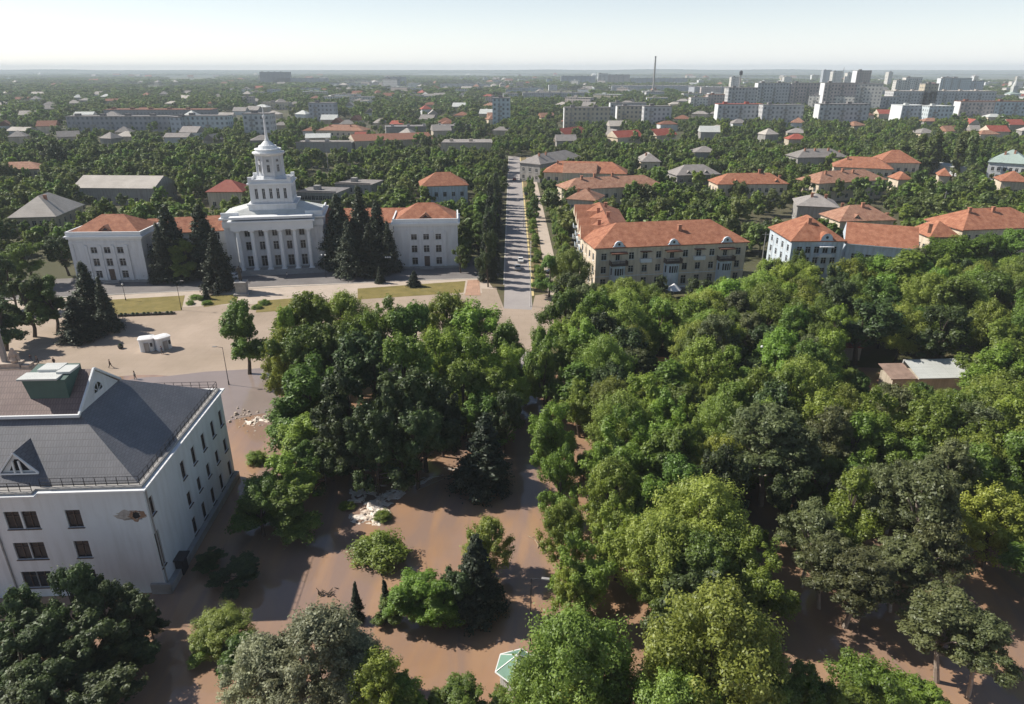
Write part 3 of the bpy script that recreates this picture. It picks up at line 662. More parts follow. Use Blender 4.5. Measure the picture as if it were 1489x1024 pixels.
for a in (.6, 1.57, 2.5): aw.tube((XU + .06, YM, ZU + .78), (XU + .06, YM + .95 * math.cos(a), ZU + .75 + 1.1 * math.sin(a)), .04, .04, 4)
aw.tube((XU + .06, YM - .95, ZU + .75), (XU + .06, YM + .95, ZU + .75), .07, .07, 4)
aw.build('arched_window', [M['white2'], M['glass']], UM)
# green sloping box with white lid
gb = MB(); x0, x1, y0, y1 = -14.9, -10.3, 8.3, 11.7
lo = [(x0 + .5, y0 + .1, 19.9), (x1 - .1, y0 + .1, 19.9), (x1 - .1, y1, 19.9), (x0 + .4, y1, 19.9)]; hi = [(x0, y0, 22.8), (x1, y0, 22.8), (x1, y1, 23.3), (x0, y1, 23.3)]
for i in range(4): j = (i + 1) % 4; gb.poly([lo[i], lo[j], hi[j], hi[i]], 0)
gb.poly(hi, 0)
GB = gb.build('green_hatch_box', M['green_box'], TH)
MB().box(x0 - .3, x1 - .7, y0 - .3, y0 + 1.6, 22.85, 23.05).box(x0 + .9, x1 - 1.4, y0 + 1.6, y1 + .1, 23.0, 23.35).box(x1 - 1.4, x1 + .1, y0 + 1.0, y1 - .4, 23.06, 23.3).build('white_lid', M['whiteroof'], GB)
# triangular dormer on the front slope
sl = (ZU - ZE) / (YU0 - YF); dr = MB(); yd = 2.2; zd = ZE + sl * (yd - YF); xd = -13.4; hd = 2.3; wd = 1.85; yr = YF + (zd + hd - ZE) / sl
dr.poly([(xd - wd, yd, zd), (xd + wd, yd, zd), (xd, yd, zd + hd)], 1)
dr.poly([(xd - wd * .55, yd - .02, zd + .22), (xd + wd * .55, yd - .02, zd + .22), (xd + wd * .12, yd - .02, zd + hd * .68), (xd - wd * .12, yd - .02, zd + hd * .68)], 2)
dr.poly([(xd - wd - .2, yd - .25, zd - .05), (xd, yd - .25, zd + hd + .15), (xd, yr + .3, zd + hd + .15), (xd - wd - .2, yd + .2, zd - .05)], 0)
dr.poly([(xd + wd + .2, yd + .2, zd - .05), (xd, yr + .3, zd + hd + .15), (xd, yd - .25, zd + hd + .15), (xd + wd + .2, yd - .25, zd - .05)], 0)
for a, b in (((xd - wd - .15, zd), (xd, zd + hd + .1)), ((xd + wd + .15, zd), (xd, zd + hd + .1)), ((xd - wd - .15, zd - .02), (xd + wd + .15, zd - .02)), ((xd - .35, zd), (xd - .3, zd + 1.5)), ((xd + .35, zd), (xd + .3, zd + 1.5))):
    dr.tube((a[0], yd - .28, a[1]), (b[0], yd - .28, b[1]), .11, .11, 4, 1)
dr.build('triangular_dormer', [M['slate'], M['white2'], M['glass']], RF)
lw = MB(); lw.hip(-24, -17.6, 3.0, 9.0, 16.2, 3.0, .3); lw.box(-24, -17.6, 3.0, 9.0, 15, 16.2, 1); lw.build('side_dormer', [M['slate'], M['white2']], RF)
# railing round the eaves
rl = MB()
def railing(mb, a, b, z, h=1.0, step=1.1, r=.03):
    a, b = Vector((*a, z)), Vector((*b, z)); n = max(1, int((b - a).length / step)); up = Vector((0, 0, h))
    for i in range(n + 1): p = a.lerp(b, i / n); mb.tube(p, p + up, r * 1.2, r * 1.2, 4)
    for k in (1, .55, .2): mb.tube(a + up * k, b + up * k, r, r, 4)
railing(rl, (-10.8, .8), (-.8, .8), WT + .42); railing(rl, (-.8, .8), (-.8, 24), WT + .42); railing(rl, (-.8, 24), (-11, 24), WT + .42); railing(rl, (XW, .1), (-11.3, .1), WT + .42)
rl.build('roof_railing', M['dark'], TH)
q_ = on_th(6, 800, 1, .5); MB().tube((q_.x, .4, 13.4), (q_.x, .4, .3), .09, .09, 8).build('downpipe', M['concrete'], TH)
MB().tube((-.42, .9, 13.3), (-.42, .9, .3), .09, .09, 8).build('downpipe', M['concrete'], TH)
MB().box(-2.0, .15, .2, .49, -.1, 1.4).box(-.49, .15, .2, 24, -.1, 1.0).build('plinth', M['concrete'], TH)
MB().box(-.48, .3, 3.2, 4.6, .0, 2.1).box(-.5, .7, 3.0, 4.8, 2.1, 2.3).build('cellar_entrance', [M['dark']], TH)

# ---- palace with the spired tower
def facade_cols(lo, n, w_, gap): return [lo + i * gap for i in range(n)]
PAL = thing('palace', 'white columned palace with tiered tower, needle spire and two orange-roofed wings', 'palace', (-67.8, 193.2, 0), R(10))
PZ = R(10)
def wing(root, loc, rz, w_, d_, h_, sideu, tagname):
    """one three-storey end pavilion; its walls, roof, windows and pilasters are parts of the palace"""
    e = bpy.data.objects.new(tagname, None); COL.objects.link(e); e.parent = root; e.location = loc; e.rotation_euler = (0, 0, rz)
    hs = []
    for i in range(3):
        for j, (z, hh) in enumerate(((1.1, 2.1), (h_ * .36, 2.1), (h_ * .645, 1.7))):
            c = w_ / 2 + (i - 1) * 3.5
            if j == 0 and i == 1: hs.append((c - .8, c + .8, .5, 3.6))
            else: hs.append((c - .85, c + .85, z, z + hh))
    ss = [(3 + 3.2 * i - .55, 3 + 3.2 * i + .55, z, z + 1.8) for i in range(int((d_ - 4) // 3.2) + 1) for z in (1.1, h_ * .36, h_ * .645)]
    mb = MB(); mb.facade((0, 0, 0), (1, 0), w_, 0, h_, hs, .3); mb.facade((w_, 0, 0), (0, 1), d_, 0, h_, ss, .3)
    mb.facade((0, d_, 0), (0, -1), d_, 0, h_, []); mb.facade((w_, d_, 0), (-1, 0), w_, 0, h_, [])
    ct = w_ / 2
    for c in (ct - 5.4, ct - 1.75, ct + 1.75, ct + 5.4): mb.box(c - .38, c + .38, -.28, -.001, .6, h_ - 2.2)
    for c in (.5, w_ - .5): mb.box(c - .5, c + .5, -.18, -.001, .6, h_ - 1.6)
    for i in range(3):
        c = ct + (i - 1) * 3.5; mb.box(c - .55, c + .55, -.1, -.001, h_ * .645 + 1.72, h_ * .645 + 1.95)
    mb.box(-.08, w_ + .08, -.12, -.001, h_ - 1.75, h_ - 1.3); mb.build('walls', M['white'], e)
    c = MB(); c.box(-.75, w_ + .75, -.75, d_ + .3, h_, h_ + .35); c.box(-.4, w_ + .4, -.4, d_ + .1, h_ - .45, h_ - .001); c.box(-.3, w_ + .3, -.3, .1, h_ + .35, h_ + 1.5); c.box(w_ - .1, w_ + .3, .1, d_, h_ + .35, h_ + 1.5); c.box(-.3, .1, .1, d_, h_ + .35, h_ + 1.5)
    c.build('cornice', M['white2'], e)
    MB().box(-.4, w_ + .4, -.45, -.002, 0, .6).box(ct - 2, ct + 2, -1.6, -.46, 0, .4).build('plinth', M['concrete'], e)
    r = MB(); r.hip(.5, w_ - .5, .6, d_, h_ + .8, 3.9, .2); ro = r.build('roof', M['orange'], e)
    dormer(ct, 1.4, h_ + 1.5, 3.6, 1.3, 3.5, 'orange2', 'chimney', e)
    for a, b, z, z2 in hs:
        if z < 1: MB().box(-.8, .8, 0, .08, 0, 3.1).box(-.05, .05, -.03, 0, 0, 3.1).build('door', M['framedark'], e, ((a + b) / 2, .2, z))
        else: put_window(e, b - a, z2 - z, ((a + b) / 2, 0, z), (1, 0), 'one', .2)
    for a, b, z, z2 in ss: put_window(e, b - a, z2 - z, (w_, (a + b) / 2, z), (0, 1), 'one', .2)
    return e, ro
from mathutils import Matrix
PMi = (Matrix.Translation((-67.8, 193.2, 0)) @ Matrix.Rotation(PZ, 4, 'Z')).inverted()
def ploc(x, y): return PMi @ Vector((x, y, 0))
# centre block
cw = MB(); W2 = 13.6; HC = 15.0; hs = []
for i in range(5):
    c = W2 + (i - 2) * 3.75
    for z, hh in ((1.6, 2.6), (6.1, 2.4), (10.0, 2.0)):
        hs.append((c - .75, c + .75, z, z + hh) if not (z < 2) else (c - .85, c + .85, 1.3, 4.4))
cs = [(2.5 + 3.3 * i - .6, 2.5 + 3.3 * i + .6, z, z + 2.1) for i in range(4) for z in (1.6, 6.1, 10.0)]
cw.facade((-W2, 0, 0), (1, 0), 2 * W2, 0, HC, hs, .35); cw.facade((W2, 0, 0), (0, 1), 15, 0, HC, cs, .3); cw.facade((-W2, 15, 0), (0, -1), 15, 0, HC, []); cw.facade((W2, 15, 0), (-1, 0), 2 * W2, 0, HC, [])
for c in (-W2 + .6, W2 - .6, -W2 + 2.2, W2 - 2.2): cw.box(c - .45, c + .45, -.25, -.001, 1.2, HC - 2.6)
cw.build('walls', M['white'], PAL)
for a, b, z, z2 in hs: put_window(PAL, b - a, z2 - z, ((a + b) / 2 - W2, 0, z), (1, 0), 'one', .24)
for a, b, z, z2 in cs: put_window(PAL, b - a, z2 - z, (W2, (a + b) / 2, z), (0, 1), 'one', .2)
pc = MB(); pc.box(-11.2, 11.2, -3.1, -.002, HC - 2.6, HC - .4); pc.box(-W2 - .2, W2 + .2, -.3, -.003, HC - 2.2, HC - .6)
pc.box(-11.7, 11.7, -3.6, -.31, HC - .4, HC + .05); pc.box(-W2 - .8, W2 + .8, -.8, 15.6, HC + .051, HC + .45)
pc.box(-11.2, 11.2, -3.1, -.2, HC + .46, HC + 1.1); pc.box(-W2 - .2, -9, -.2, .4, HC + .46, HC + 1.9); pc.box(9, W2 + .2, -.2, .4, HC + .46, HC + 1.9); pc.box(W2 - .2, W2 + .2, .41, 15, HC + .46, HC + 1.5)
pc.build('entablature', M['white2'], PAL)
for i in range(6):
    c = MB(); c.cyl(0, 0, .45, HC - 3.3, .62, .52, 18); c.box(-.8, .8, -.8, .8, 0, .25); c.cyl(0, 0, .25, .45, .75, .68, 18); c.cyl(0, 0, HC - 3.3, HC - 2.95, .55, .78, 18); c.box(-.8, .8, -.8, .8, HC - 2.95, HC - 2.6)
    me = c.mesh('column', [M['white2']]) if i == 0 else me
    link('column', me, PAL, (-9.6 + 3.84 * i, -2.2, 1.2 - 1.2 * 0))
for o_ in PAL.children:
    if o_.name.startswith('column'): o_.location.z = 0.0
st = MB()
for k in range(5): st.box(-12.2 - .5 * k, 12.2 + .5 * k, -3.4 - .5 * k, -.002 if k == 0 else -3.4 - .5 * (k - 1), -.1, .95 - .2 * k)
for o_ in PAL.children:
    if o_.name.startswith('column'): o_.location.z = .95; o_.scale.z = (HC - 2.6 - .95) / (HC - 2.6)
st.box(-W2 - .3, -12.2, -.3, -.003, 0, 1.2); st.box(12.2, W2 + .3, -.3, -.003, 0, 1.2)
st.build('steps', M['concrete'], PAL)
rf = MB(); z = HC + .46
base = [(-W2, .4, z + .3), (W2, .4, z + .3), (W2, 15, z + .3), (-W2, 15, z + .3)]; top = [(-6.8, 3.2, z + 2.3), (6.8, 3.2, z + 2.3), (6.8, 12, z + 2.3), (-6.8, 12, z + 2.3)]
for i in range(4): j = (i + 1) % 4; rf.poly([base[i], base[j], top[j], top[i]])
rf.poly(top); rf.build('roof', M['whiteroof'], PAL)
# tower: square base, windowed block, octagonal drum, stepped cap, spire
T = bpy.data.objects.new('tower', None); COL.objects.link(T); T.parent = PAL; T.location = (0, 7.6, 0)
tb = MB(); tb.box(-6.5, 6.5, -5.4, 5.4, HC + .4, 18.4); tb.box(-6.75, 6.75, -5.65, 5.65, 18.4, 18.75); tb.box(-2.3, 2.3, -5.48, -5.4, 16.2, 17.0); tb.build('tower_base', M['white'], T)
hs = [(5.7 + (i - 2) * 1.95 - .42, 5.7 + (i - 2) * 1.95 + .42, 1.3, 4.2) for i in range(5)]
tm = MB(); tm.facade((-5.7, -5.0, 18.75), (1, 0), 11.4, 0, 5.3, hs, .3); tm.facade((5.7, -5.0, 18.75), (0, 1), 10, 0, 5.3, [(h[0] - .7, h[1] - .7, h[2], h[3]) for h in hs], .3)
tm.facade((-5.7, 5, 18.75), (0, -1), 10, 0, 5.3, [(h[0] - .7, h[1] - .7, h[2], h[3]) for h in hs], .3); tm.facade((5.7, 5, 18.75), (-1, 0), 11.4, 0, 5.3, [])
tm.build('tower_walls', M['white'], T)
for h in hs:
    put_window(T, .84, 2.9, ((h[0] + h[1]) / 2 - 5.7, -5, 18.75 + h[2]), (1, 0), 'one', .22)
    put_window(T, .84, 2.9, (5.7, (h[0] + h[1]) / 2 - 5.7, 18.75 + h[2]), (0, 1), 'one', .22); put_window(T, .84, 2.9, (-5.7, (h[0] + h[1]) / 2 - 5.7, 18.75 + h[2]), (0, -1), 'one', .22)
tc_ = MB(); tc_.box(-6.2, 6.2, -5.5, 5.5, 24.05, 24.4); tc_.box(-5.9, 5.9, -5.2, 5.2, 24.4, 24.6)
for sx in (-5.7, 5.5): tc_.box(sx, sx + .2, -5, 5, 24.6, 25.4)
tc_.box(-5.5, 5.5, -5, -4.8, 24.6, 25.4); tc_.box(-5.5, 5.5, 4.8, 5, 24.6, 25.4)
for sx in (-5.3, 5.3):
    for sy in (-4.6, 4.6): tc_.box(sx - .5, sx + .5, sy - .5, sy + .5, 24.6, 26.1)
tc_.build('balustrade', M['white2'], T)
oc = MB(); oc.cyl(0, 0, 24.6, 26.0, 4.5, 4.1, 8, a0=R(22.5)); oc.cyl(0, 0, 26.0, 31.6, 3.8, 3.55, 8, a0=R(22.5)); 
for i in range(8):
    a = R(22.5 + 45 * i); oc.cyl(3.65 * math.cos(a), 3.65 * math.sin(a), 26, 31.6, .3, .27, 8)
oc.build('drum', M['white'], T)
for i in (4, 5, 6, 7):
    a = R(180 + 45 * (i - 4)); nx, ny = math.cos(a), math.sin(a)
    put_window(T, .8, 2.0, (nx * 3.48, ny * 3.48, 27.2), (-ny, nx), 'one', -.06); put_window(T, .7, .7, (nx * 3.41, ny * 3.41, 30.0), (-ny, nx), 'one', -.06)
cp = MB(); cp.cyl(0, 0, 31.6, 32.2, 3.9, 4.5, 16); cp.cyl(0, 0, 32.2, 32.5, 4.5, 4.4, 16); cp.cyl(0, 0, 32.5, 33.2, 3.6, 3.5, 16); cp.cyl(0, 0, 33.2, 33.4, 3.8, 3.6, 16); cp.cyl(0, 0, 33.4, 34.2, 2.7, 2.4, 16); cp.cyl(0, 0, 34.2, 35.3, 2.0, .9, 16); cp.cyl(0, 0, 35.3, 36, .7, .5, 12)
cp.build('stepped_cap', M['white2'], T)
MB().cyl(0, 0, 36, 43.0, .42, .14, 8).cyl(0, 0, 43, 44.8, .16, .03, 6).cyl(0, 0, 41.5, 42.1, .45, .45, 8).build('spire', M['white2'], T)
# wings and the links between
p = ploc(-119.0, 180.6); eL, rL = wing(PAL, p, R(2) - PZ, 19.2, 13, 12.4, 'right', 'wing')
p = ploc(-33.9, 194.4); eR, rR = wing(PAL, p, R(4.5) - PZ, 18.2, 13, 13.0, 'right', 'wing')
for nm, a, b, hh in (('connecting_range', (-101.0, 191.5), (-80.0, 197.5), 10.8), ('connecting_range', (-54.0, 203.5), (-33.0, 204.5), 11.4)):
    A, B = ploc(*a), ploc(*b); d = B - A; e = bpy.data.objects.new(nm, None); COL.objects.link(e); e.parent = PAL; e.location = A; e.rotation_euler = (0, 0, math.atan2(d.y, d.x))
    Lw = d.length; hs = grid_holes(Lw, 3, 6, 1.3, 2.0, 1.4, 3.5)
    MB().facade((0, 0, 0), (1, 0), Lw, 0, hh, hs).facade((Lw, 12, 0), (-1, 0), Lw, 0, hh, []).build('walls', M['white'], e)
    MB().hip(-2, Lw + 2, 0, 12, hh, 3.2, .6, inset=.001).build('roof', M['orange'], e)
    for a_, b_, z_, z2 in hs: put_window(e, b_ - a_, z2 - z_, ((a_ + b_) / 2, 0, z_), (1, 0))
for a, r_, w_, d_ in (((-119, 180.6), R(2), 19.2, 13), ((-33.9, 194.4), R(4.5), 18.2, 13), ((-101, 191.5), R(12), 22, 12), ((-54, 203.5), R(3), 21, 12), ((-81.2, 190.8), R(10), 27.2, 16)): reg_foot(a, r_, w_, d_)
# keep the empties that only gather one part of the palace as parts
CLEAR += [(98, 280, 225, 415, 190), (320, 160, 475, 405, 190), (568, 284, 680, 392, 196)]

# ---- main apartment block by the avenue
hs = []; W_ = 41.5
for i, c in enumerate([2.2 + 3.72 * k for k in range(11)]):
    for j, z in enumerate((1.0, 4.6, 8.1)):
        if i in (1, 5, 9): hs.append((c - .6, c + .6, z, z + 2.3)) if j != 0 else None
        else: hs.append((c - .72, c + .72, z + .2, z + 2.05) if j else (c - .75, c + .75, .9, 3.3))
APT = block('apartment_house', 'three-storey cream apartment block with orange hipped roof and white round bays', 'apartment house', (21.6, 171.9), R(10), W_, 15, 11.5, rh=4.7, wall='cream', holes=hs, side=4, floors=3, chim=((24, 4.2),), style='two', ov=.7)
for c in (2.2 + 3.72 * 1, 2.2 + 3.72 * 5, 2.2 + 3.72 * 9):
    b = MB(); n = 10; r_ = 2.1
    pts = [(r_ * math.cos(math.pi + math.pi * i / n), .9 * r_ * math.sin(math.pi + math.pi * i / n)) for i in range(n + 1)]
    for i in range(n):
        a, q = pts[i], pts[i + 1]; b.poly([(a[0], a[1], 0), (q[0], q[1], 0), (q[0], q[1], 7.1), (a[0], a[1], 7.1)])
        if i in (1, 3, 6, 8) or i in (4, 5): 
            m0, m1 = Vector((*a, 4.9)).lerp(Vector((*q, 4.9)), .15) * 1.0, Vector((*a, 4.9)).lerp(Vector((*q, 4.9)), .85)
            s_ = 1.01; b.poly([(m0.x * s_, m0.y * s_, 4.6), (m1.x * s_, m1.y * s_, 4.6), (m1.x * s_, m1.y * s_, 6.4), (m0.x * s_, m0.y * s_, 6.4)], 1)
    b.poly([(p_[0], p_[1], 7.1) for p_ in pts]); b.build('bay', [M['bay'], M['glass']], APT, (c, -.01, 0))
    bl = MB(); bl.box(-2.3, 2.3, -2.0, -.01, 7.12, 7.3)
    for k in range(12): bl.box(-2.2 + .39 * k, -2.12 + .39 * k, -1.95, -1.88, 7.3, 8.25)
    bl.box(-2.25, 2.25, -1.98, -1.85, 8.25, 8.35); bl.box(-2.25, -2.15, -1.9, -.02, 7.3, 8.3); bl.box(2.15, 2.25, -1.9, -.02, 7.3, 8.3); bl.build('balcony', M['framedark'], APT, (c, 0, 0))
    MB().box(-2.2, 2.2, -1.7, -.01, 10.3, 10.42).box(-2.2, 2.2, -1.72, -1.62, 10.1, 10.3).build('awning', M['brick'], APT, (c, 0, 0))
    d = MB(); n = 12; arc = [(-1.8, 0)] + [(1.15 * math.cos(math.pi - math.pi * i / n), .45 + 1.1 * math.sin(math.pi * i / n)) for i in range(n + 1)] + [(1.8, 0)]
    d.poly([(a, 0, z) for a, z in arc]); d.poly([(a, .5, z) for a, z in arc][::-1])
    for a, q in zip(arc, arc[1:]): d.poly([(a[0], 0, a[1]), (a[0], .5, a[1]), (q[0], .5, q[1]), (q[0], 0, q[1])])
    d.poly([(.33 * math.cos(6.283 * i / 10), -.02, .75 + .33 * math.sin(6.283 * i / 10)) for i in range(10)], 1); d.build('attic_gable', [M['bay'], M['dark']], APT, (c, -.55, 11.75))
    MB().hip(-1.5, 1.5, 0, 4.2, 11.9, .9, .25, inset=.001).build('dormer_roof', M['orange'], APT, (c, .1, 0))
for c in (2.2 + 3.72 * 3, 2.2 + 3.72 * 7):
    MB().box(-1.5, 1.5, -1.1, -.01, 7.5, 7.65).box(-1.5, 1.5, -1.1, -1.02, 7.65, 8.5).box(-1.5, -1.42, -1.02, -.01, 7.65, 8.5).box(1.42, 1.5, -1.02, -.01, 7.65, 8.5).build('balcony', M['white2'], APT, (c, 0, 0))
    MB().box(-1.5, 1.5, -1.2, -.01, 10.3, 10.42).build('awning', M['brick'], APT, (c, 0, 0))
MB().box(0, W_, -.12, -.002, 3.9, 4.05).box(0, W_, -.12, -.002, 0, .5).build('string_course', M['white2'], APT)
CLEAR.append((862, 320, 1090, 400, 172))
# wing of the same block up the avenue
WG = block('apartment_house', 'sunlit apartment wing along the avenue with many small orange gables', 'apartment house', (20.0, 180.5), R(-1.8), 13, 44, 11.4, rh=3.6, wall='cream', side=12, cols=0, floors=3, chim=((4, 9), (7, 15), (5, 24), (8, 33)), sideu='left')
for i, y in enumerate((5, 15, 25, 36)):
    r = MB(); r.hip(-1.2, 7.5, -3.2, 3.2, 0, 3.0, .3, inset=.001, mi2=1); r.build('cross_gable', [M['orange'], M['cream']], WG, (0, y, 11.5))
    MB().box(-1.6, -.01, -1.6, 1.6, 4.0, 4.2).box(-1.6, -1.5, -1.6, 1.6, 4.2, 5.1).box(-1.6, -.01, -1.6, 1.6, 7.5, 7.7).box(-1.6, -1.5, -1.6, 1.6, 7.7, 8.6).build('balcony', M['bay'], WG, (0, y, 0))
CLEAR.append((846, 300, 940, 345, 176))

# ---- further houses, given by their front eaves in the photo
def E_(label, a, b, h, d, cat='house', nm='house', clear=None, **k):
    o = eave(nm, label, cat, a, b, h, d, **k)
    dist = at(*a, h).y
    y0 = min(a[1], b[1]) - k.get('rh', 4) * 5 * 200 / max(dist, 150)
    CLEAR.append(clear + (dist - 2,) if clear else (min(a[0], b[0]), y0, max(a[0], b[0]), max(a[1], b[1]) + 6, dist - 2))
    return o
E_('long orange-roofed block directly behind the avenue wing, with two small dormers', (824, 277), (966, 270), 9, 12, nm='apartment_house', cat='apartment house', rh=3.6, cols=11, floors=2, chim=((8, 5), (14, 6), (22, 6)), dorm=(30,), roofm='orange2')
E_('short orange-roofed gable house facing the avenue path', (822, 290), (868, 293), 8.5, 12, rh=3.2, cols=3, floors=2, roofm='orange2', chim=((3, 5), (7, 5)))
o = E_('orange-roofed block with a big cream cross gable, third row back', (789, 251), (912, 254), 8.5, 14, nm='apartment_house', cat='apartment house', rh=4.5, cols=10, floors=2, chim=((6, 5),))
r = MB(); r.hip(-7.5, 7.5, -1.5, 8, 8.6, 4.0, .5, inset=.001, mi2=1); r.box(-7.5, 7.5, -1.5, -.01, 0, 8.6, 1); r.build('cross_gable', [M['orange2'], M['cream']], o, (17, 0, 0))
E_('grey-roofed house with chimneys behind the cross-gabled block', (786, 240), (848, 229), 9, 13, rh=4, cols=6, floors=2, roofm='greyroof', wall='greywall', chim=((6, 5), (12, 5)))
E_('low house with long bright orange roof and two dormers among trees', (1043, 269), (1148, 268), 8, 12, rh=3.8, cols=9, floors=2, dorm=(8, 26), chim=((20, 6), (29, 5)))
E_('orange-roofed house with two chimneys left of the pyramid roof', (1211, 243), (1300, 247), 8, 15, rh=4.6, cols=8, floors=2, chim=((6, 5),), roofm='orange')
E_('tall square house with orange pyramid roof and grey-blue wall', (1278, 237), (1340, 238), 9.5, 16, rh=5.5, cols=5, floors=2, chim=())
E_('white-walled house with long faded orange roof and chimneys', (1191, 268), (1292, 262), 8, 14, rh=4, cols=8, floors=2, roofm='orange2', chim=((7, 5), (22, 5), (17, 6)))
E_('grey-roofed house with chimneys beside the white-walled house', (1158, 300), (1222, 303), 7, 15, rh=3.5, cols=5, floors=1, roofm='greyroof', wall='greywall', chim=((5, 5), (10, 6), (16, 5)))
E_('orange-roofed house with dark triangular dormer behind the blue-walled block', (1221, 323), (1304, 321), 8, 12, rh=4, cols=7, floors=2, dorm=(6,), chim=((10, 5), (20, 6)), roofm='orange2')
K1 = E_('blue-walled block with orange hipped roof, round dormer and white awning', (1150, 352), (1232, 352), 10.5, 17, nm='apartment_house', cat='apartment house', rh=5.2, cols=5, floors=3, side=4, wall='bay', chim=((6, 5),), clear=(1147, 312, 1245, 372))
d = MB(); n = 12; arc = [(-1.9, 0)] + [(1.6 * math.cos(math.pi - math.pi * i / n), .3 + 1.7 * math.sin(math.pi * i / n)) for i in range(n + 1)] + [(1.9, 0)]
d.poly([(a, 0, z) for a, z in arc]); [d.poly([(a[0], 0, a[1]), (a[0], 3, a[1]), (q[0], 3, q[1]), (q[0], 0, q[1])], 1) for a, q in zip(arc, arc[1:])]; d.poly([(.4 * math.cos(.628 * i), -.02, .9 + .4 * math.sin(.628 * i)) for i in range(10)], 2)
d.build('round_dormer', [M['bay'], M['orange'], M['dark']], K1, (9.2, -.5, 10.8)); MB().box(-1.9, 1.9, -1.6, -.01, 9.2, 9.35).box(-1.7, 1.7, -1.3, -.01, 6.3, 6.5).box(-1.7, 1.7, -1.3, -1.2, 6.5, 7.3).build('balcony', M['white2'], K1, (9.2, 0, 0))
E_('long low orange roof running right from the blue-walled block', (1228, 355), (1336, 364), 9.6, 15, nm='apartment_house', cat='apartment house', rh=4.4, roof='gable', cols=8, floors=2, wall='bay', chim=((20, 7),), clear=(1235, 325, 1325, 356), roofm='orange')
E_('large orange-roofed block at the right edge with tall ridge', (1400, 336), (1530, 331), 10.5, 15, nm='apartment_house', cat='apartment house', rh=4.6, cols=9, floors=3, chim=((6, 6), (14, 6)), clear=(1375, 300, 1489, 318))
E_('short orange gable house left of the large right-edge block', (1352, 346), (1398, 346), 9.5, 10, rh=3.8, cols=3, floors=2, clear=(1350, 320, 1395, 345))
E_('pale green metal-roofed white villa at the right edge', (1436, 236), (1500, 240), 9, 17, rh=6, cols=6, floors=2, wall='white', roofm='paleroof', chim=((6, 5), (10, 6)), clear=(1436, 212, 1489, 250))
E_('long low white-roofed shed left of the pale green roof', (1357, 240), (1405, 246), 4.5, 10, nm='shed', cat='shed', rh=1.0, roof='gable', cols=0, side=0, floors=1, wall='white', roofm='whiteroof')
E_('small orange-roofed house below the pale green villa', (1455, 264), (1500, 266), 6.5, 12, rh=4, cols=4, floors=1)
E_('tiny orange roof showing between trees right of pyramid roof', (1306, 262), (1328, 262), 6, 9, rh=3, cols=2, floors=1)
E_('small red-orange roof peeping out of dense green trees', (1364, 256), (1384, 257), 6, 9, rh=3, cols=2, floors=1)
E_('house with beige and dark grey hipped roof at the left edge', (10, 318), (82, 316), 7, 22, rh=6, cols=5, side=5, floors=2, wall='beigewall', roofm='beigeroof', chim=((9, 8),), clear=(8, 278, 130, 320))
E_('wide beige sheet-roofed hall behind the grey-beige house', (104, 274), (224, 275), 7, 18, nm='hall', cat='hall', rh=4, roof='gable', cols=6, floors=1, wall='greywall', roofm='beigeroof')
E_('faded orange-roofed house at the left edge beside the dark poplar', (-14, 248), (59, 246), 7, 12, rh=3, cols=7, floors=2, roofm='orange2', wall='beigewall')
E_('small red hipped roof just left of the palace tower', (298, 280), (353, 280), 7, 12, rh=4, cols=4, floors=1, roofm='redroof')
E_('low flat-roofed grey building right of the palace tower', (428, 280), (490, 282), 7, 14, rh=1, roof='flat', cols=9, floors=2, wall='greywall', roofm='flatroof', nm='school', cat='building')
E_('flat grey-roofed wing joining the low building by the tower', (484, 268), (540, 270), 7.5, 14, rh=1, roof='flat', cols=6, floors=2, wall='greywall', roofm='greyroof', nm='school', cat='building')
E_('pale walled house with red-orange hipped roof behind the right wing', (611, 272), (682, 270), 9.5, 13, rh=4.6, cols=5, floors=2, wall='bay', roofm='orange', clear=(611, 248, 682, 288))
E_('orange-roofed house far behind the tower with two dark chimneys', (461, 190), (528, 191), 8, 18, rh=4, cols=8, floors=2, chim=((8, 6), (26, 6)), roofm='orange2')
E_('wide dull red-brown roof left of the avenue end', (515, 206), (630, 202), 7, 26, rh=3.5, roof='gable', cols=0, floors=1, wall='beigewall', roofm='brick', nm='hall', cat='hall')
E_('long flat grey-green hall beside the avenue end', (640, 209), (716, 209), 6, 30, rh=1, roof='flat', cols=0, floors=1, wall='beigewall', roofm='greyroof', nm='hall', cat='hall')
E_('long blue-grey low building behind the palace tower', (428, 208), (512, 208), 6.5, 16, rh=1, roof='flat', cols=0, floors=1, wall='greywall', roofm='greyroof', nm='hall', cat='hall')
E_('flat-roofed pale building in front of the avenue end trees', (560, 186), (690, 184), 7, 26, rh=1, roof='flat', cols=0, floors=1, wall='greywall', roofm='flatroof', nm='hall', cat='hall')
E_('grey-roofed house with small gables left of the bright orange roof', (984, 256), (1049, 254), 7.5, 12, rh=4, cols=5, floors=2, roofm='greyroof', wall='greywall', dorm=(6, 15))
E_('small cream house with grey gable roof behind the long trees', (932, 236), (962, 236), 7.5, 16, rh=4, roof='hip', cols=2, floors=2, roofm='greyroof', chim=((3, 5),))
E_('dark grey roof complex beyond the pyramid-roofed house', (1160, 230), (1235, 229), 8, 14, rh=4, cols=0, floors=2, roofm='greyroof', wall='greywall', chim=((6, 5), (12, 5), (20, 5), (27, 5)))
E_('small slate-grey roof left of the dark grey roof complex', (1010, 222), (1045, 222), 7, 12, rh=3, cols=0, floors=1, roofm='greyroof', wall='greywall')
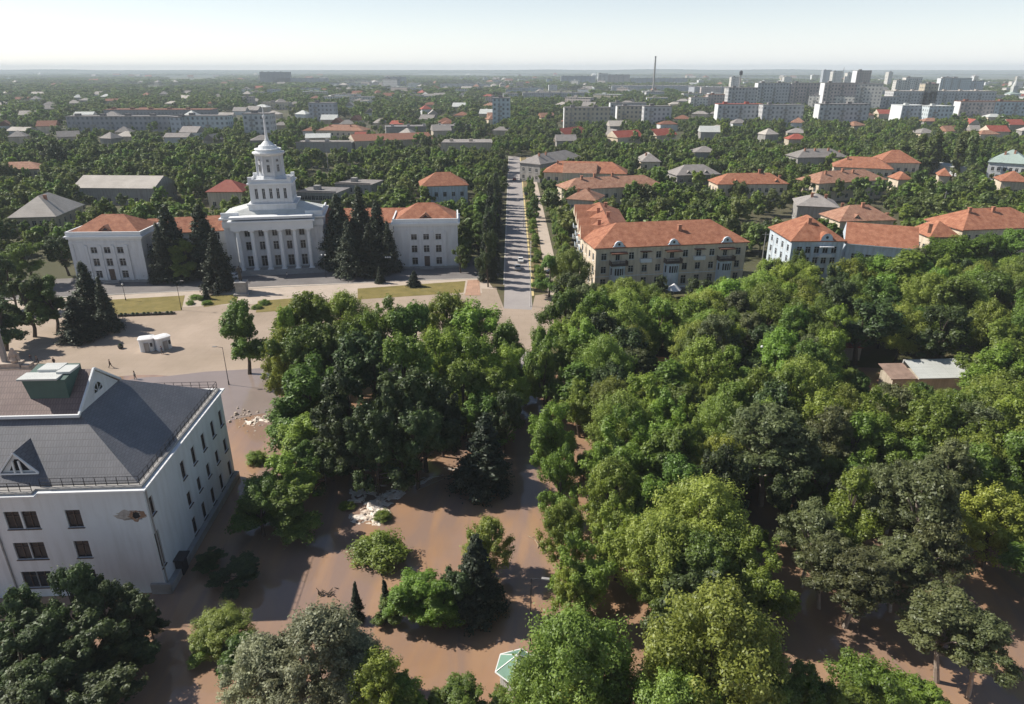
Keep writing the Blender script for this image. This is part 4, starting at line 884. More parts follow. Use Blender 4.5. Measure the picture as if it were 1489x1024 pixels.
RH = [('red-roofed pair of gables left of the cream panel block', (822, 197), (855, 193)), ('dark red roofed house in the middle row of gardens', (898, 201), (936, 199)), ('bright red roofed house right of the dark red one', (955, 198), (985, 196)),
      ('red roofed house beside the far panel towers', (1278, 166), (1306, 166)), ('red gabled house beneath the right panel blocks', (1440, 192), (1470, 192)), ('orange-roofed house under the right-edge panel blocks', (1468, 182), (1492, 182)), ('tiny scarlet roof beneath the cream panel end', (1409, 181), (1426, 181))]
for lb, a, b in RH: E_(lb, a, b, 6, 14, rh=4.5, roof='gable', cols=0, side=0, floors=1, roofm='redroof', wall='cream')

# ---- panel blocks and other far city buildings
def panelmat(name, col, wx=4.2, wz=4.1, dark=(.13, .14, .155), bal=0.0):
    m = mat(name, col, .9, .08, .05, objvar=.1); n = m.node_tree.nodes; L = m.node_tree.links; b = n["Principled BSDF"]; src = b.inputs["Base Color"].links[0].from_socket
    tc = n.new("ShaderNodeTexCoord"); sp = n.new("ShaderNodeSeparateXYZ"); L.new(tc.outputs["Object"], sp.inputs[0])
    def mth(op, a, b_=None, c=None):
        q = n.new("ShaderNodeMath"); q.operation = op
        for i, v in enumerate((a, b_, c)):
            if v is None: continue
            if isinstance(v, (int, float)): q.inputs[i].default_value = v
            else: L.new(v, q.inputs[i])
        return q.outputs[0]
    xy = mth('ADD', sp.outputs[0], sp.outputs[1]); fx_ = mth('FRACT', mth('DIVIDE', xy, wx)); fz = mth('FRACT', mth('DIVIDE', sp.outputs[2], wz))
    k = mth('MULTIPLY', mth('COMPARE', fx_, .5, .23), mth('COMPARE', fz, .52, .25))
    wn = n.new("ShaderNodeTexWhiteNoise"); cb = n.new("ShaderNodeCombineXYZ"); L.new(mth('FLOOR', mth('DIVIDE', xy, wx)), cb.inputs[0]); L.new(mth('FLOOR', mth('DIVIDE', sp.outputs[2], wz)), cb.inputs[1]); L.new(cb.outputs[0], wn.inputs[0])
    mr = n.new("ShaderNodeMapRange"); mr.inputs["To Min"].default_value = .45; mr.inputs["To Max"].default_value = 1; L.new(wn.outputs[0], mr.inputs[0])
    mx = n.new("ShaderNodeMix"); mx.data_type = 'RGBA'; mx.inputs[7].default_value = (*dark, 1); L.new(mth('MULTIPLY', k, mr.outputs[0]), mx.inputs["Factor"]); L.new(src, mx.inputs[6]); L.new(mx.outputs[2], b.inputs["Base Color"]); return m
PM = {'grey': panelmat('grey_panel_wall', (.50, .50, .51)), 'cream': panelmat('cream_panel_wall', (.52, .46, .36)), 'white': panelmat('white_panel_wall', (.68, .66, .62)), 'blue': panelmat('blue_grey_panel_wall', (.42, .45, .50)), 'dark': panelmat('dark_panel_wall', (.30, .30, .33)), 'pink': panelmat('pinkish_panel_wall', (.54, .46, .43)), 'ltblue': panelmat('pale_blue_panel_wall', (.50, .56, .59))}
def clash_far(x, y, r): return any(abs(x - a) < b_ + r and abs(y - c_) < d_ + r + 25 for a, c_, b_, d_, _ in FOOT)
def far(label, x0, x1, y, h, d=12, col='grey', turn=0.0, nm='panel_block', cat='apartment block', endw=None, roofm='flatroof', group=None):
    if y >= 137: h *= 1.42
    else:         # far slabs: distance fixed, height follows from the roof line in the photo
        D_ = 2600 if y < 104 else 2200 if y < 108 else 1900 if y < 113 else 1500 if y < 119 else 1000
        if 'white tower' in label or 'nine-storey tower' in label: D_ = 930
        if 'brown and white' in label: D_ = 1300
        q = at(0, y, 0)
        if x0 < 1015: D_ = min(2600, (H - (13 if y > 118 else 22)) / H * q.y)
        h = H * (1 - D_ / q.y)
    A, B = at(x0, y, h), at(x1, y, h); rz = turn; w_ = (B.x - A.x) / max(.3, math.cos(rz))
    root = thing(nm, label, cat, (A.x, A.y, 0), rz, group); reg_foot((A.x, A.y), rz, w_, d)
    mb = MB(); mb.box(0, w_, 0, d, 0, h); mb.build('walls', PM[col], root)
    q = MB(); q.box(-.3, w_ + .3, -.3, d + .3, h, h + .5)
    for i in range(max(1, int(w_ / 22))): q.box(6 + 22 * i, 10 + 22 * i, d * .3, d * .3 + 4, h + .5, h + 2.4)
    q.build('roof', M[roofm], root)
    for i in range(int(w_ / 16)):
        bl = MB(); bl.box(6.8 + 16 * i, 7.2 + 16 * i, -.3, -.01, 1, h - .5)
        for z in range(1, int(h / 4.1)): bl.box(5 + 16 * i, 9 + 16 * i, -1.2, -.01, z * 4.1 - .4, z * 4.1 + 1.1)
        bl.build('balcony_stack', M['greywall'], root)
    if endw: MB().box(-.25, -.01, .5, d - .5, 0, h - .1).build('end_wall', M[endw], root)
    CLEAR.append((x0, y - 1, x1, y + h * F / max(A.y, 1) * .68, A.y - 5))
    return root
far('long grey five-storey block far left behind the gardens', 95, 245, 170, 11, 13, 'dark')
far('grey five-storey block left of the turquoise one', 246, 262, 171, 11, 13, 'blue')
far('turquoise and grey panel block behind the palace left wing', 262, 330, 169, 11.5, 13, 'ltblue')
far('short grey panel block left of the tower spire', 352, 392, 166, 15, 13, 'grey')
far('grey-blue panel block between spire and orange roof', 448, 486, 150, 15, 13, 'blue')
far('long low brownish hall in the far left distance', 150, 305, 160, 7, 24, 'dark', roofm='brick', nm='hall', cat='hall')
far('dark tall slab on the left horizon', 377, 421, 105, 30, 16, 'dark')
far('wide pale blue slab under the dark horizon slab', 396, 476, 114, 27, 16, 'blue')
far('small pale nine-storey block at left of the blue slab', 388, 406, 130, 18, 14, 'ltblue')
far('low white-fronted building in front of hazy blocks', 508, 542, 141, 9, 20, 'white')
far('grey block in the haze left of the white-fronted building', 478, 515, 121, 24, 14, 'grey')
far('grey hazy block right of centre-left horizon', 556, 592, 127, 18, 14, 'grey'); far('hazy block beside the small white horizon tower', 560, 590, 112, 24, 14, 'grey')
far('pale block with a turquoise front at the avenue end', 716, 742, 143, 20, 14, 'ltblue'); far('grey-blue block right of the avenue end', 738, 790, 128, 18, 14, 'blue')
far('row of grey blocks in haze above the avenue', 640, 712, 122, 18, 14, 'grey'); far('pale pink tower block with bright side on the horizon', 870, 884, 107, 30, 16, 'white', endw='white2'); far('pinkish slab beside the bright horizon tower', 884, 916, 109, 27, 16, 'pink')
far('long bluish slab left of the tall chimney', 816, 866, 111, 24, 14, 'blue'); far('bluish slab right below the tall chimney', 918, 1000, 114, 22, 14, 'blue'); far('wide low grey factory hall beneath the chimney', 890, 1010, 125, 14, 60, 'blue', nm='factory_hall', cat='factory')
far('wide grey factory hall right of the chimney', 1010, 1068, 127, 14, 60, 'blue', nm='factory_hall', cat='factory')
far('low long factory roof left of the factory halls', 760, 850, 135, 12, 40, 'grey', nm='factory_hall', cat='factory')
far('cream four-storey block behind the red gables', 821, 888, 157, 14, 12, 'cream', endw='white2'); far('grey block with white end right of the cream block', 888, 940, 150, 15, 12, 'grey', endw='white2'); far('grey block below the white-ended one', 898, 942, 155, 14, 12, 'cream', endw='white2'); far('grey four-storey block with dark loggias', 937, 977, 155, 15, 12, 'grey')
far('white low block left of the red-roofed panel block', 1005, 1030, 142, 12, 14, 'white'); far('brown-roofed long block behind the red-roofed one', 1030, 1075, 138, 14, 14, 'pink', roofm='brick')
far('long panel block with a red roof end and white gable', 1045, 1110, 152, 15, 13, 'grey', endw='white2', roofm='redroof'); far('long grey panel block joined to the red-roofed one', 1110, 1170, 153, 15, 13, 'grey')
far('first nine-storey slab with bright narrow end', 1103, 1150, 121, 27, 14, 'grey', endw='white2'); far('second nine-storey slab, in the middle of the row', 1152, 1198, 121, 27, 14, 'pink', endw='white2'); far('third nine-storey slab beside the white tower', 1200, 1247, 121, 27, 14, 'pink', endw='white2')
far('white plain tower on the mid horizon', 1064, 1077, 112, 32, 18, 'white'); far('grey low block under the plain white tower', 1060, 1102, 128, 15, 14, 'grey')
far('bright sunlit low white block angled to the sun', 1177, 1230, 139, 16, 12, 'white', R(-28), endw='white2'); far('grey block with a tall bright white end', 1193, 1266, 152, 16, 13, 'grey', endw='white2')
far('white nine-storey tower with dark window columns', 1247, 1279, 122, 30, 18, 'white', R(-22), endw='white2'); far('brown and white high tower on the horizon', 1247, 1268, 103, 48, 18, 'pink', endw='white2')
far('grey block right of the white tower', 1266, 1308, 141, 15, 13, 'grey'); far('pale slab with light grid front at right', 1369, 1414, 114, 30, 14, 'ltblue', endw='white2'); far('darker slab right behind the pale grid slab', 1414, 1432, 118, 25, 14, 'blue')
far('cream block left of the pale grid slab', 1346, 1366, 122, 18, 14, 'cream'); far('small white block left of the cream one', 1304, 1318, 117, 22, 14, 'white'); far('pinkish-white block with towers at right', 1318, 1342, 113, 24, 14, 'white')
far('lilac and white four-storey block with bright left end', 1313, 1352, 154, 13, 24, 'blue', endw='white2', roofm='whiteroof'); far('blue-grey four-storey block with a white roof', 1352, 1388, 155, 13, 24, 'ltblue', roofm='whiteroof')
far('cream block with dark roof behind the lilac block', 1309, 1360, 140, 14, 13, 'cream', endw='white2', roofm='brick'); far('long cream-ended block at the right edge', 1398, 1448, 148, 15, 13, 'pink', endw='white2', roofm='brick'); far('turquoise-grey block at the right edge', 1449, 1500, 148, 15, 13, 'ltblue', roofm='brick')
far('long low roofed block below the pale grid slab', 1378, 1440, 139, 13, 14, 'cream', roofm='beigeroof', endw='white2'); far('brown-roofed long hall behind the right blocks', 1300, 1450, 133, 12, 24, 'grey', roofm='beigeroof')
far('white pair of towers on the right horizon', 1212, 1226, 104, 34, 20, 'white'); far('small white horizon tower right of the white pair', 1233, 1241, 106, 34, 20, 'white'); far('tiny white building on the right horizon', 1293, 1299, 105, 30, 20, 'white'); far('blue-grey tower left of the white pair', 1198, 1210, 102, 40, 20, 'blue')

# the rest of the city: many more slabs behind them
rb_ = random.Random(17); nb = 0
while nb < 120:
    px = rb_.uniform(560, 1500) if rb_.random() < .82 else rb_.uniform(330, 560); D_ = rb_.choice([1150, 1300, 1600, 1900, 2300, 2700, 3300]) * rb_.uniform(.9, 1.1)
    h = rb_.choice([9, 11, 13, 14, 15, 20, 28]) * 1.1; h = min(h, 15) if D_ < 1900 else h; wpx = rb_.uniform(8, 34) * 1500 / D_; x_ = (px - CX) / F * (D_ * math.cos(PITCH) + 14); w_ = wpx * D_ / F
    if any(clash_far(x_ + w_ * t_, D_, 6) for t_ in (0, .5, 1)): continue
    c = rb_.choice(['grey', 'white', 'blue', 'cream', 'pink', 'ltblue', 'white', 'white']); nf = {'grey': 'grey', 'blue': 'blue-grey', 'cream': 'cream', 'pink': 'pinkish', 'ltblue': 'pale blue', 'white': 'white', 'dark': 'dark'}[c]
    t = thing('panel_block', None, 'apartment block', (x_, D_, 0), rb_.uniform(-.12, .16) if rb_.random() < .8 else R(-30), 'far panel blocks'); reg_foot((x_, D_), 0, w_, 13)
    mb = MB(); mb.box(0, w_, 0, 13, 0, h); mb.build('walls', PM[c], t); q = MB(); q.box(-.4, w_ + .4, -.4, 13.4, h, h + .6); q.box(w_ * .3, w_ * .3 + 5, 4, 9, h + .6, h + 3); q.build('roof', M[rb_.choice(['flatroof', 'greyroof', 'beigeroof', 'whiteroof'])], t)
    if rb_.random() < .5: MB().box(-.25, -.01, .5, 12.5, 0, h - .1).build('end_wall', M['white2'], t)
    auto(t, ('tall ' if h > 26 else 'low ') + nf + ' far block', (x_ + w_ / 2, D_, h * .6)); nb += 1

# tall chimney, water tower, church, masts
D = at(949, 101.9 + 11, 0); 
def stack(name, label, cat, px, ytop, D_, r0, r1, m):
    x = (px - CX) / F * (D_ * math.cos(PITCH) + H * math.sin(PITCH)); zt = H + (101 - ytop) * D_ / F * 1.17
    t = thing(name, label, cat, (x, D_, 0)); MB().cyl(0, 0, 0, zt, r0, r1, 14).build('shaft', m, t); return t, zt, x
t, zt, x = stack('factory_chimney', 'tall slender factory chimney standing alone on the horizon', 'chimney', 949, 88, 1500, 2.2, 1.5, M['concrete'])
MB().cyl(0, 0, zt - 1, zt + 1.5, 1.7, 1.6, 14).build('rim', M['dark'], t)
t, zt, x = stack('water_tower', 'dark water tower rising over the white plain tower', 'water tower', 1073, 107, 1400, 1.4, 1.4, M['concrete'])
MB().cyl(0, 0, zt, zt + 6, 2.8, 3.3, 14).cyl(0, 0, zt + 6, zt + 8, 3.3, .5, 14).build('tank', M['dark'], t)
t, zt, x = stack('radio_mast', 'thin dark mast above the white pair of towers', 'mast', 1222, 99, 2000, .8, .4, M['dark'])
p = at(1472, 140, 8); ch = thing('church', 'small pale church with a spire at the right edge distance', 'church', (p.x, p.y, 0))
MB().box(-10, 10, -8, 8, 0, 12).build('walls', M['white'], ch); MB().hip(-10, 10, -8, 8, 12, 5, .5).build('roof', M['paleroof'], ch); MB().box(-4, 4, -4, 4, 12, 26).cyl(0, 0, 26, 31, 4.5, 3.5, 10).cyl(0, 0, 31, 42, 3, .2, 8).build('bell_tower', M['whiteroof'], ch)

landmark('the white theatre', 170, 640); landmark('the palace tower', 390, 250); landmark('the palace left wing', 160, 360); landmark('the palace right wing', 620, 335)
landmark('the front apartment block', 970, 360); landmark('the avenue wing', 885, 310); landmark('the cross-gabled block', 850, 240); landmark('the bright orange roof', 1095, 262)
landmark('the pyramid-roofed house', 1310, 230); landmark('the blue-walled block', 1200, 345); landmark('the right-edge orange block', 1440, 320); landmark('the pale green villa', 1465, 225)
landmark('the beige hipped house', 60, 305); landmark('the beige hall', 165, 265); landmark('the pale red-roofed house', 646, 265); landmark('the green kiosk roof', 748, 958)
landmark('the white shed roof', 1365, 530); landmark('the white booths', 227, 500); landmark('the leafy islet bush', 547, 800); landmark('the pool lamp post', 770, 890)
landmark('the cream panel block', 855, 170); landmark('the red-roofed panel block', 1105, 165); landmark('the white tall tower', 1263, 135); landmark('the lilac block', 1340, 165)
landmark('the long grey block', 170, 180); landmark('the dark horizon slab', 399, 112); landmark('the avenue end', 747, 225); landmark('the tall chimney', 949, 95)
landmark('the white-roofed shed', 1380, 240); landmark('the red-brown canopy', 968, 520); landmark('the flooded crossing', 760, 560); landmark('the lone pale trunk', 1362, 790); landmark('the far right clearing', 1450, 1000); landmark('the brown water gap', 1195, 880)
landmark('the park chimney hut', 1237, 510); landmark('the narrow water gap', 943, 930)

# scattered garden houses between the trees
rs = random.Random(5); hm = []
for k in range(8):
    w_, d_, hh = rs.uniform(8, 15), rs.uniform(8, 12), rs.uniform(3.2, 5.2); a = MB(); a.box(0, w_, 0, d_, 0, hh); b = MB(); b.hip(0, w_, 0, d_, hh, rs.uniform(2, 3.6), .4, inset=None if k % 2 else .001)
    hm.append((a, b, w_, d_))
RM = [('greyroof', 'small grey-roofed house'), ('redroof', 'small red-roofed house'), ('brick', 'small brown-roofed house'), ('whiteroof', 'small white-roofed house'), ('orange2', 'small orange-roofed house'), ('beigeroof', 'small beige-roofed house')]
WM = ['cream', 'white', 'greywall', 'beigewall']; cache = {}
def clash(x, y, r):
    for cx_, cy_, hw, hd, rz in FOOT:
        if abs(x - cx_) > hw + hd + r or abs(y - cy_) > hw + hd + r: continue
        dx, dy = x - cx_, y - cy_; c, s = math.cos(-rz), math.sin(-rz); u, v = dx * c - dy * s, dx * s + dy * c
        if abs(u) < hw + r and abs(v) < hd + r: return True
    return False
n = 0
while n < 295:
    py = 111 + 104 * rs.random() ** 1.25; px = rs.uniform(-10, 1500); p = at(px, py)
    if clash(p.x, p.y, 14) or -14 < p.x < 24 or p.y < 330: continue
    i = rs.randrange(8); ri = rs.choices(range(6), [5, 2, 3, 2, 2, 2] if px > 700 else [6, 1, 4, 3, 1, 4])[0]; wi = rs.randrange(4); k = (i, ri, wi)
    if k not in cache: cache[k] = (hm[i][0].mesh('walls', [M[WM[wi]]]), hm[i][1].mesh('roof', [M[RM[ri][0]]]))
    t = thing('garden_house', None, 'house', (p.x, p.y, 0), rs.uniform(-.4, .5), 'garden houses among the trees'); s_ = 1 + p.y / 2500; t.scale = (s_, s_, s_)
    link('walls', cache[k][0], t); link('roof', cache[k][1], t); FOOT.append((p.x, p.y, 8, 8, 0)); wq = 9 * s_ * F / p.y; CLEAR.append((px - wq * .2, proj((p.x, p.y, 8 * s_))[1], px + wq, py - 5, p.y - 3)); auto(t, RM[ri][1], (p.x, p.y, 4)); n += 1

# ------------------------------------------------------------------ people, cars, street furniture
def skin(name, nodes, edges, rad, m, parent, loc=(0, 0, 0), rz=0.0, sub=1):
    me = bpy.data.meshes.new(name); me.from_pydata(nodes, edges, []); me.materials.append(m)
    o = link(name, me, parent, loc, rz); sk = o.modifiers.new("skin", 'SKIN')
    for i, v in enumerate(me.skin_vertices[0].data): v.radius = (rad[i], rad[i]); v.use_root = (i == 0)
    s_ = o.modifiers.new("sub", 'SUBSURF'); s_.levels = sub; s_.render_levels = sub; return o
SKIN = mat('skin', (.42, .25, .18), .7, .05); HAIR = mat('dark_hair', (.03, .02, .015), .8, .1)
CL = {'dark': mat('dark_cloth', (.03, .032, .04), .9, .15), 'blue': mat('blue_cloth', (.06, .08, .15), .9, .15), 'grey': mat('grey_cloth', (.16, .15, .15), .9, .15), 'red': mat('red_cloth', (.25, .05, .04), .9, .15), 'white': mat('pale_cloth', (.55, .53, .5), .9, .1)}
def person(label, px, py, face, top, legs, walk=.3, bike=False, group='people out on the wet square'):
    p = at(px, py); t = thing('person', label, 'person', (p.x, p.y, .04), face, group)
    s = walk
    N_ = [(0, 0, .95), (0, 0, 1.15), (0, .01, 1.38), (0, .01, 1.5), (0, .03, 1.62), (0, .03, 1.72),
          (.18, 0, 1.40), (.24, .10 * s * 3, 1.14), (.25, .14 + .2 * s, .92), (.25, .18 + .2 * s, .82), (-.18, 0, 1.40), (-.24, -.10 * s * 3, 1.14), (-.25, -.04, .92), (-.25, -.02, .82),
          (.10, 0, .90), (.11, -s * .35, .50), (.11, -s - .03, .09), (.11, -s + .14, .04), (-.10, 0, .90), (-.11, s * .55, .50), (-.11, s, .07), (-.11, s + .18, .04)]
    Ed = [(0, 1), (1, 2), (2, 3), (3, 4), (4, 5), (2, 6), (6, 7), (7, 8), (8, 9), (2, 10), (10, 11), (11, 12), (12, 13), (0, 14), (14, 15), (15, 16), (16, 17), (0, 18), (18, 19), (19, 20), (20, 21)]
    Rd = [.13, .125, .13, .055, .095, .075, .055, .042, .034, .03, .055, .042, .034, .03, .08, .058, .04, .035, .08, .058, .04, .035]
    skin('body', N_, Ed, Rd, SKIN, t)
    skin('jacket', [N_[i] for i in (0, 1, 2, 6, 7, 8, 10, 11, 12)], [(0, 1), (1, 2), (2, 3), (3, 4), (4, 5), (2, 6), (6, 7), (7, 8)], [.155, .15, .16, .075, .06, .05, .075, .06, .05], CL[top], t)
    skin('trousers', [N_[i] for i in (0, 14, 15, 16, 18, 19, 20)], [(0, 1), (1, 2), (2, 3), (0, 4), (4, 5), (5, 6)], [.15, .105, .08, .06, .105, .08, .06], CL[legs], t)
    MB().cyl(0, .02, 1.66, 1.76, .10, .07, 10).cyl(0, -.03, 1.58, 1.66, .085, .10, 10).build('hair', HAIR, t); return t
person('person in dark clothes striding across the middle of the square', 161, 535, R(-60), 'dark', 'dark', .32)
person('person in dark jacket walking, left one of the pair by the memorial', 46, 527, R(-120), 'dark', 'blue', .25)
person('person in grey top, right one of the pair by the memorial', 55, 529, R(-100), 'grey', 'dark', .22)
person('person standing beside the right white booth', 236, 515, R(-90), 'blue', 'grey', .1)
person('person seen just behind the white lid of the theatre roof', 80, 532, R(180), 'dark', 'dark', .1)
person('person in pale top standing near the back edge of the theatre roof', 197, 552, R(90), 'white', 'grey', .12)
person('person with dark clothes at the foot of the palace steps', 348, 404, R(30), 'dark', 'dark', .1, group='people by the palace')
person('person in pale shirt crossing the street below the palace portico', 418, 405, R(90), 'white', 'blue', .25, group='people by the palace')

CARP = {}
def car(label, px, py, rz, paint, z=.06, group='cars along the avenue'):
    p = at(px, py); t = thing('parked_car', label, 'car', (p.x, p.y, z), rz, group)
    if 'b' not in CARP:
        from itertools import product
        prof = [(-2.1, .32), (-2.12, .72), (-1.95, .92), (-1.25, .98), (-.75, 1.40), (.55, 1.42), (1.15, 1.0), (1.95, .86), (2.12, .66), (2.1, .30)]
        b = MB(); w2 = .84
        for i in range(len(prof)):
            a, q = prof[i], prof[(i + 1) % len(prof)]; ia = .14 if a[1] > 1.1 else 0; iq = .14 if q[1] > 1.1 else 0
            b.poly([(-w2 + ia, a[0], a[1]), (w2 - ia, a[0], a[1]), (w2 - iq, q[0], q[1]), (-w2 + iq, q[0], q[1])][::-1])
        for s_ in (-1, 1):
            pts = [(s_ * (w2 - (.14 if a[1] > 1.1 else 0)), a[0], a[1]) for a in prof]; b.poly(pts if s_ > 0 else pts[::-1])
        CARP['b'] = b
        g_ = MB()
        g_.poly([(-.66, -1.22, 1.02), (.66, -1.22, 1.02), (.62, -.80, 1.37), (-.62, -.80, 1.37)]); g_.poly([(.66, 1.12, 1.04), (-.66, 1.12, 1.04), (-.62, .60, 1.39), (.62, .60, 1.39)])
        g_.v = [(a, b_ * 1.012, c + .012) for a, b_, c in g_.v]
        for s_ in (-1, 1):
            q = [(s_ * .835, -1.1, 1.0), (s_ * .835, 1.0, 1.0), (s_ * .72, .5, 1.37), (s_ * .72, -.7, 1.37)]; g_.poly(q if s_ > 0 else q[::-1])
        CARP['g'] = g_.mesh('windows', [M['glass']])
        w_ = MB(); w_.tube((-.11, 0, 0), (.11, 0, 0), .32, .32, 14); CARP['w'] = w_.mesh('wheel', [M['dark']])
        h_ = MB().box(-.2, .2, -.03, .03, -.07, .07); CARP['h'] = h_.mesh('headlight', [M['lampwhite']])
    if paint not in CARP: CARP[paint] = CARP['b'].mesh('body', [mat('car_paint_' + paint, {'white': (.7, .7, .7), 'dark': (.03, .035, .045), 'silver': (.42, .43, .45), 'red': (.3, .04, .03)}[paint], .3, .02, spec=.6)])
    link('body', CARP[paint], t); link('windows', CARP['g'], t)
    for x in (-.8, .8):
        for y in (-1.3, 1.3): link('wheel', CARP['w'], t, (x, y, .32))
        link('headlight', CARP['h'], t, (x * .72, 2.13, .62))
    return t
car('white car parked under trees just left of the avenue', 703, 295, R(80), 'white'); car('silver car parked nearer, left of the avenue below the white one', 701, 303, R(80), 'silver')
car('white car in the shade between spruces and right palace wing', 692, 353, R(95), 'white'); car('dark car at the kerb beside a round street tree', 765, 284, R(4), 'dark')
car('dark car standing where the path meets the side street', 803, 398, R(100), 'dark'); car('white car on the sunlit strip of the avenue', 757, 381, 0, 'white'); car('silver car following on the shaded avenue', 753, 392, 0, 'silver')
car('white car parked below the left palace wing', 197, 408, R(80), 'white', group='cars by the palace'); car('white car at the left end of the portico steps', 340, 405, R(80), 'white', group='cars by the palace')
car('white car at the far left in tree shade', 10, 452, R(70), 'white', group='cars by the palace'); car('red car near the far end of the avenue', 748, 262, 0, 'red')

# two white booths on the square
def booth(label, px, py, rz):
    p = at(px, py); t = thing('booth', label, 'booth', (p.x, p.y, .03), rz, 'pale booths on the square')
    sq = lambda b, r_: setattr(b, 'v', [((abs(math.cos(math.atan2(y, x))) ** .45) * math.copysign(1, x) * math.hypot(x, y) if abs(x) > 1e-6 else 0, (abs(math.sin(math.atan2(y, x))) ** .45) * math.copysign(1, y) * math.hypot(x, y) * .9 if abs(y) > 1e-6 else 0, z) for x, y, z in b.v])
    b = MB(); b.cyl(0, 0, 0, 2.55, 1.42, 1.42, 28); sq(b, 0); b.build('walls', M['cleanwhite'], t)
    r = MB(); r.cyl(0, 0, 2.55, 2.78, 1.55, 1.55, 28); r.cyl(0, 0, 2.78, 2.95, 1.5, .9, 28); sq(r, 0); r.build('roof', M['lampwhite'], t)
    d = MB(); d.box(-.45, .45, -1.42, -1.27, 0, 2.0); d.build('door', M['greywall'], t)
    s = MB(); s.box(.7, 1.1, -1.36, -1.26, 1.1, 1.9); s.build('hatch', M['dark'], t)
booth('white boxy booth with rounded corners, left one of the pair', 216, 509, R(20)); booth('white boxy booth with rounded corners, right one of the pair', 238, 507, R(50))
p = at(176, 507); bx_ = thing('planter', 'small dark square planter standing alone on the square', 'planter', (p.x, p.y, .03), R(20), None)
MB().cyl(0, 0, 0, .7, .45, .6, 8).build('pot', M['bronze'], bx_); MB().cyl(0, 0, .6, 1.1, .5, .2, 7).build('plant', LEAF['dark'], bx_)
for i, px in enumerate((180, 197, 213, 230, 247)):
    p = at(px, 460 - i * .7); t = thing('planter', f"low dark flower trough on the lawn's lower edge, {ordn(i + 1)} from left", 'planter', (p.x, p.y, .03), R(8), 'flower troughs along the lawn')
    MB().box(-1.2, 1.2, -.4, .4, 0, .45).build('trough', M['bronze'], t); MB().cyl(-.5, 0, .45, .8, .5, .2, 7).cyl(.4, 0, .45, .75, .5, .2, 7).build('plants', LEAF['dark'], t)

# monument before the portico
p = at(353, 428); t = thing('monument', 'dark standing statue on a stone pedestal before the palace portico', 'monument', (p.x, p.y, .04), R(8))
MB().box(-1.9, 1.9, -1.9, 1.9, 0, .5).box(-1.3, 1.3, -1.3, 1.3, .5, 3.2).box(-1.5, 1.5, -1.5, 1.5, 3.2, 3.5).build('pedestal', M['concrete'], t)
skin('statue', [(0, 0, 5.9), (0, 0, 6.7), (0, 0, 7.2), (0, 0, 7.6), (.42, 0, 7.1), (.6, .1, 6.3), (.5, -.3, 5.7), (-.42, 0, 7.1), (-.6, 0, 6.3), (-.6, .2, 5.6), (.2, 0, 5.0), (.22, 0, 3.55), (-.2, 0, 5.0), (-.24, .1, 3.55)],
     [(0, 1), (1, 2), (2, 3), (1, 4), (4, 5), (5, 6), (1, 7), (7, 8), (8, 9), (0, 10), (10, 11), (0, 12), (12, 13)], [.36, .38, .14, .24, .2, .15, .1, .2, .15, .1, .3, .2, .3, .2], M['bronze'], t)
# memorial cluster at the left edge
p = at(22, 541); t = thing('memorial', 'brown stone memorial with pillar and seated figure at the left edge', 'memorial', (p.x, p.y, .03), R(5))
MB().box(-4, 3.6, -1.2, 1.5, 0, 1.1).box(-3.4, 1.6, -.8, 1.2, 1.1, 2.0).box(2.0, 3.4, -1, .8, 1.1, 1.7).build('wall', M['rubble'], t)
MB().box(-2.0, -1.2, .2, 1.0, 2.0, 8.2).box(-2.15, -1.05, .05, 1.15, 8.2, 8.5).build('pillar', M['concrete'], t)
skin('figure', [(.6, 0, 2.5), (.6, 0, 3.7), (.6, 0, 4.5), (.6, 0, 5.0), (1.3, 0, 3.4), (1.6, -.3, 2.3), (-.1, 0, 3.4), (-.5, -.2, 2.3), (1.1, -.4, 2.0), (.1, -.4, 2.0)], [(0, 1), (1, 2), (2, 3), (1, 4), (4, 5), (1, 6), (6, 7), (0, 8), (0, 9)], [.7, .65, .28, .34, .3, .2, .3, .2, .4, .4], M['rubble'], t)

def lamp(label, px, py, h, kind='single', rz=0.0, m='dark', group='street lamps'):
    p = at(px, py); t = thing('street_lamp', label, 'street lamp', (p.x, p.y, .02), rz, group)
    MB().cyl(0, 0, 0, .8, .14, .10, 8).cyl(0, 0, .8, h, .075, .045, 8).build('post', M[m], t)
    if kind == 'arm': MB().tube((0, 0, h - .05), (1.2, 0, h + .15), .04, .03, 6).build('arm', M[m], t); MB().box(1.0, 1.75, -.14, .14, h + .08, h + .22).build('lamp_head', M['concrete'], t)
    else:
        offs = {'single': [(0, 0)], 'twin': [(-.5, 0), (.5, 0)], 'triple': [(-.6, 0), (0, .3), (.6, 0)]}[kind]
        MB().tube((-.62, 0, h - .25), (.62, 0, h - .25), .035, .035, 5).build('crossbar', M[m], t)
        for ox, oy in offs:
            b = MB(); 
            for k in range(6):
                a0, a1 = -1.57 + k * .5236, -1.57 + (k + 1) * .5236; b.cyl(ox, oy * 0, h + .24 * math.sin(a0), h + .24 * math.sin(a1), max(.01, .24 * math.cos(a0)), max(.01, .24 * math.cos(a1)), 10)
            b.build('globe', M['lampwhite'], t)
def h_at(pxb, pyb, pyt):
    p = at(pxb, pyb); lo, hi = 0, 45
    for _ in range(40):
        m_ = (lo + hi) / 2
        if proj((p.x, p.y, m_))[1] > pyt: lo = m_
        else: hi = m_
    return lo
lamp('thin dark lamp post standing in brown water near the green kiosk', 771, 945, 9.0, 'arm', R(-10)); lamp('dark single-arm lamp post left of the lone square tree', 333, 560, 7.5, 'arm', R(180))
lamp('twin white globe lamp in front of the dark spruces', 566, 402, 5.5, 'triple'); lamp('white globe lamp before the left spruces', 253, 409, 4.5); lamp('white globe lamp left of the portico corner', 307, 408, 4.5)
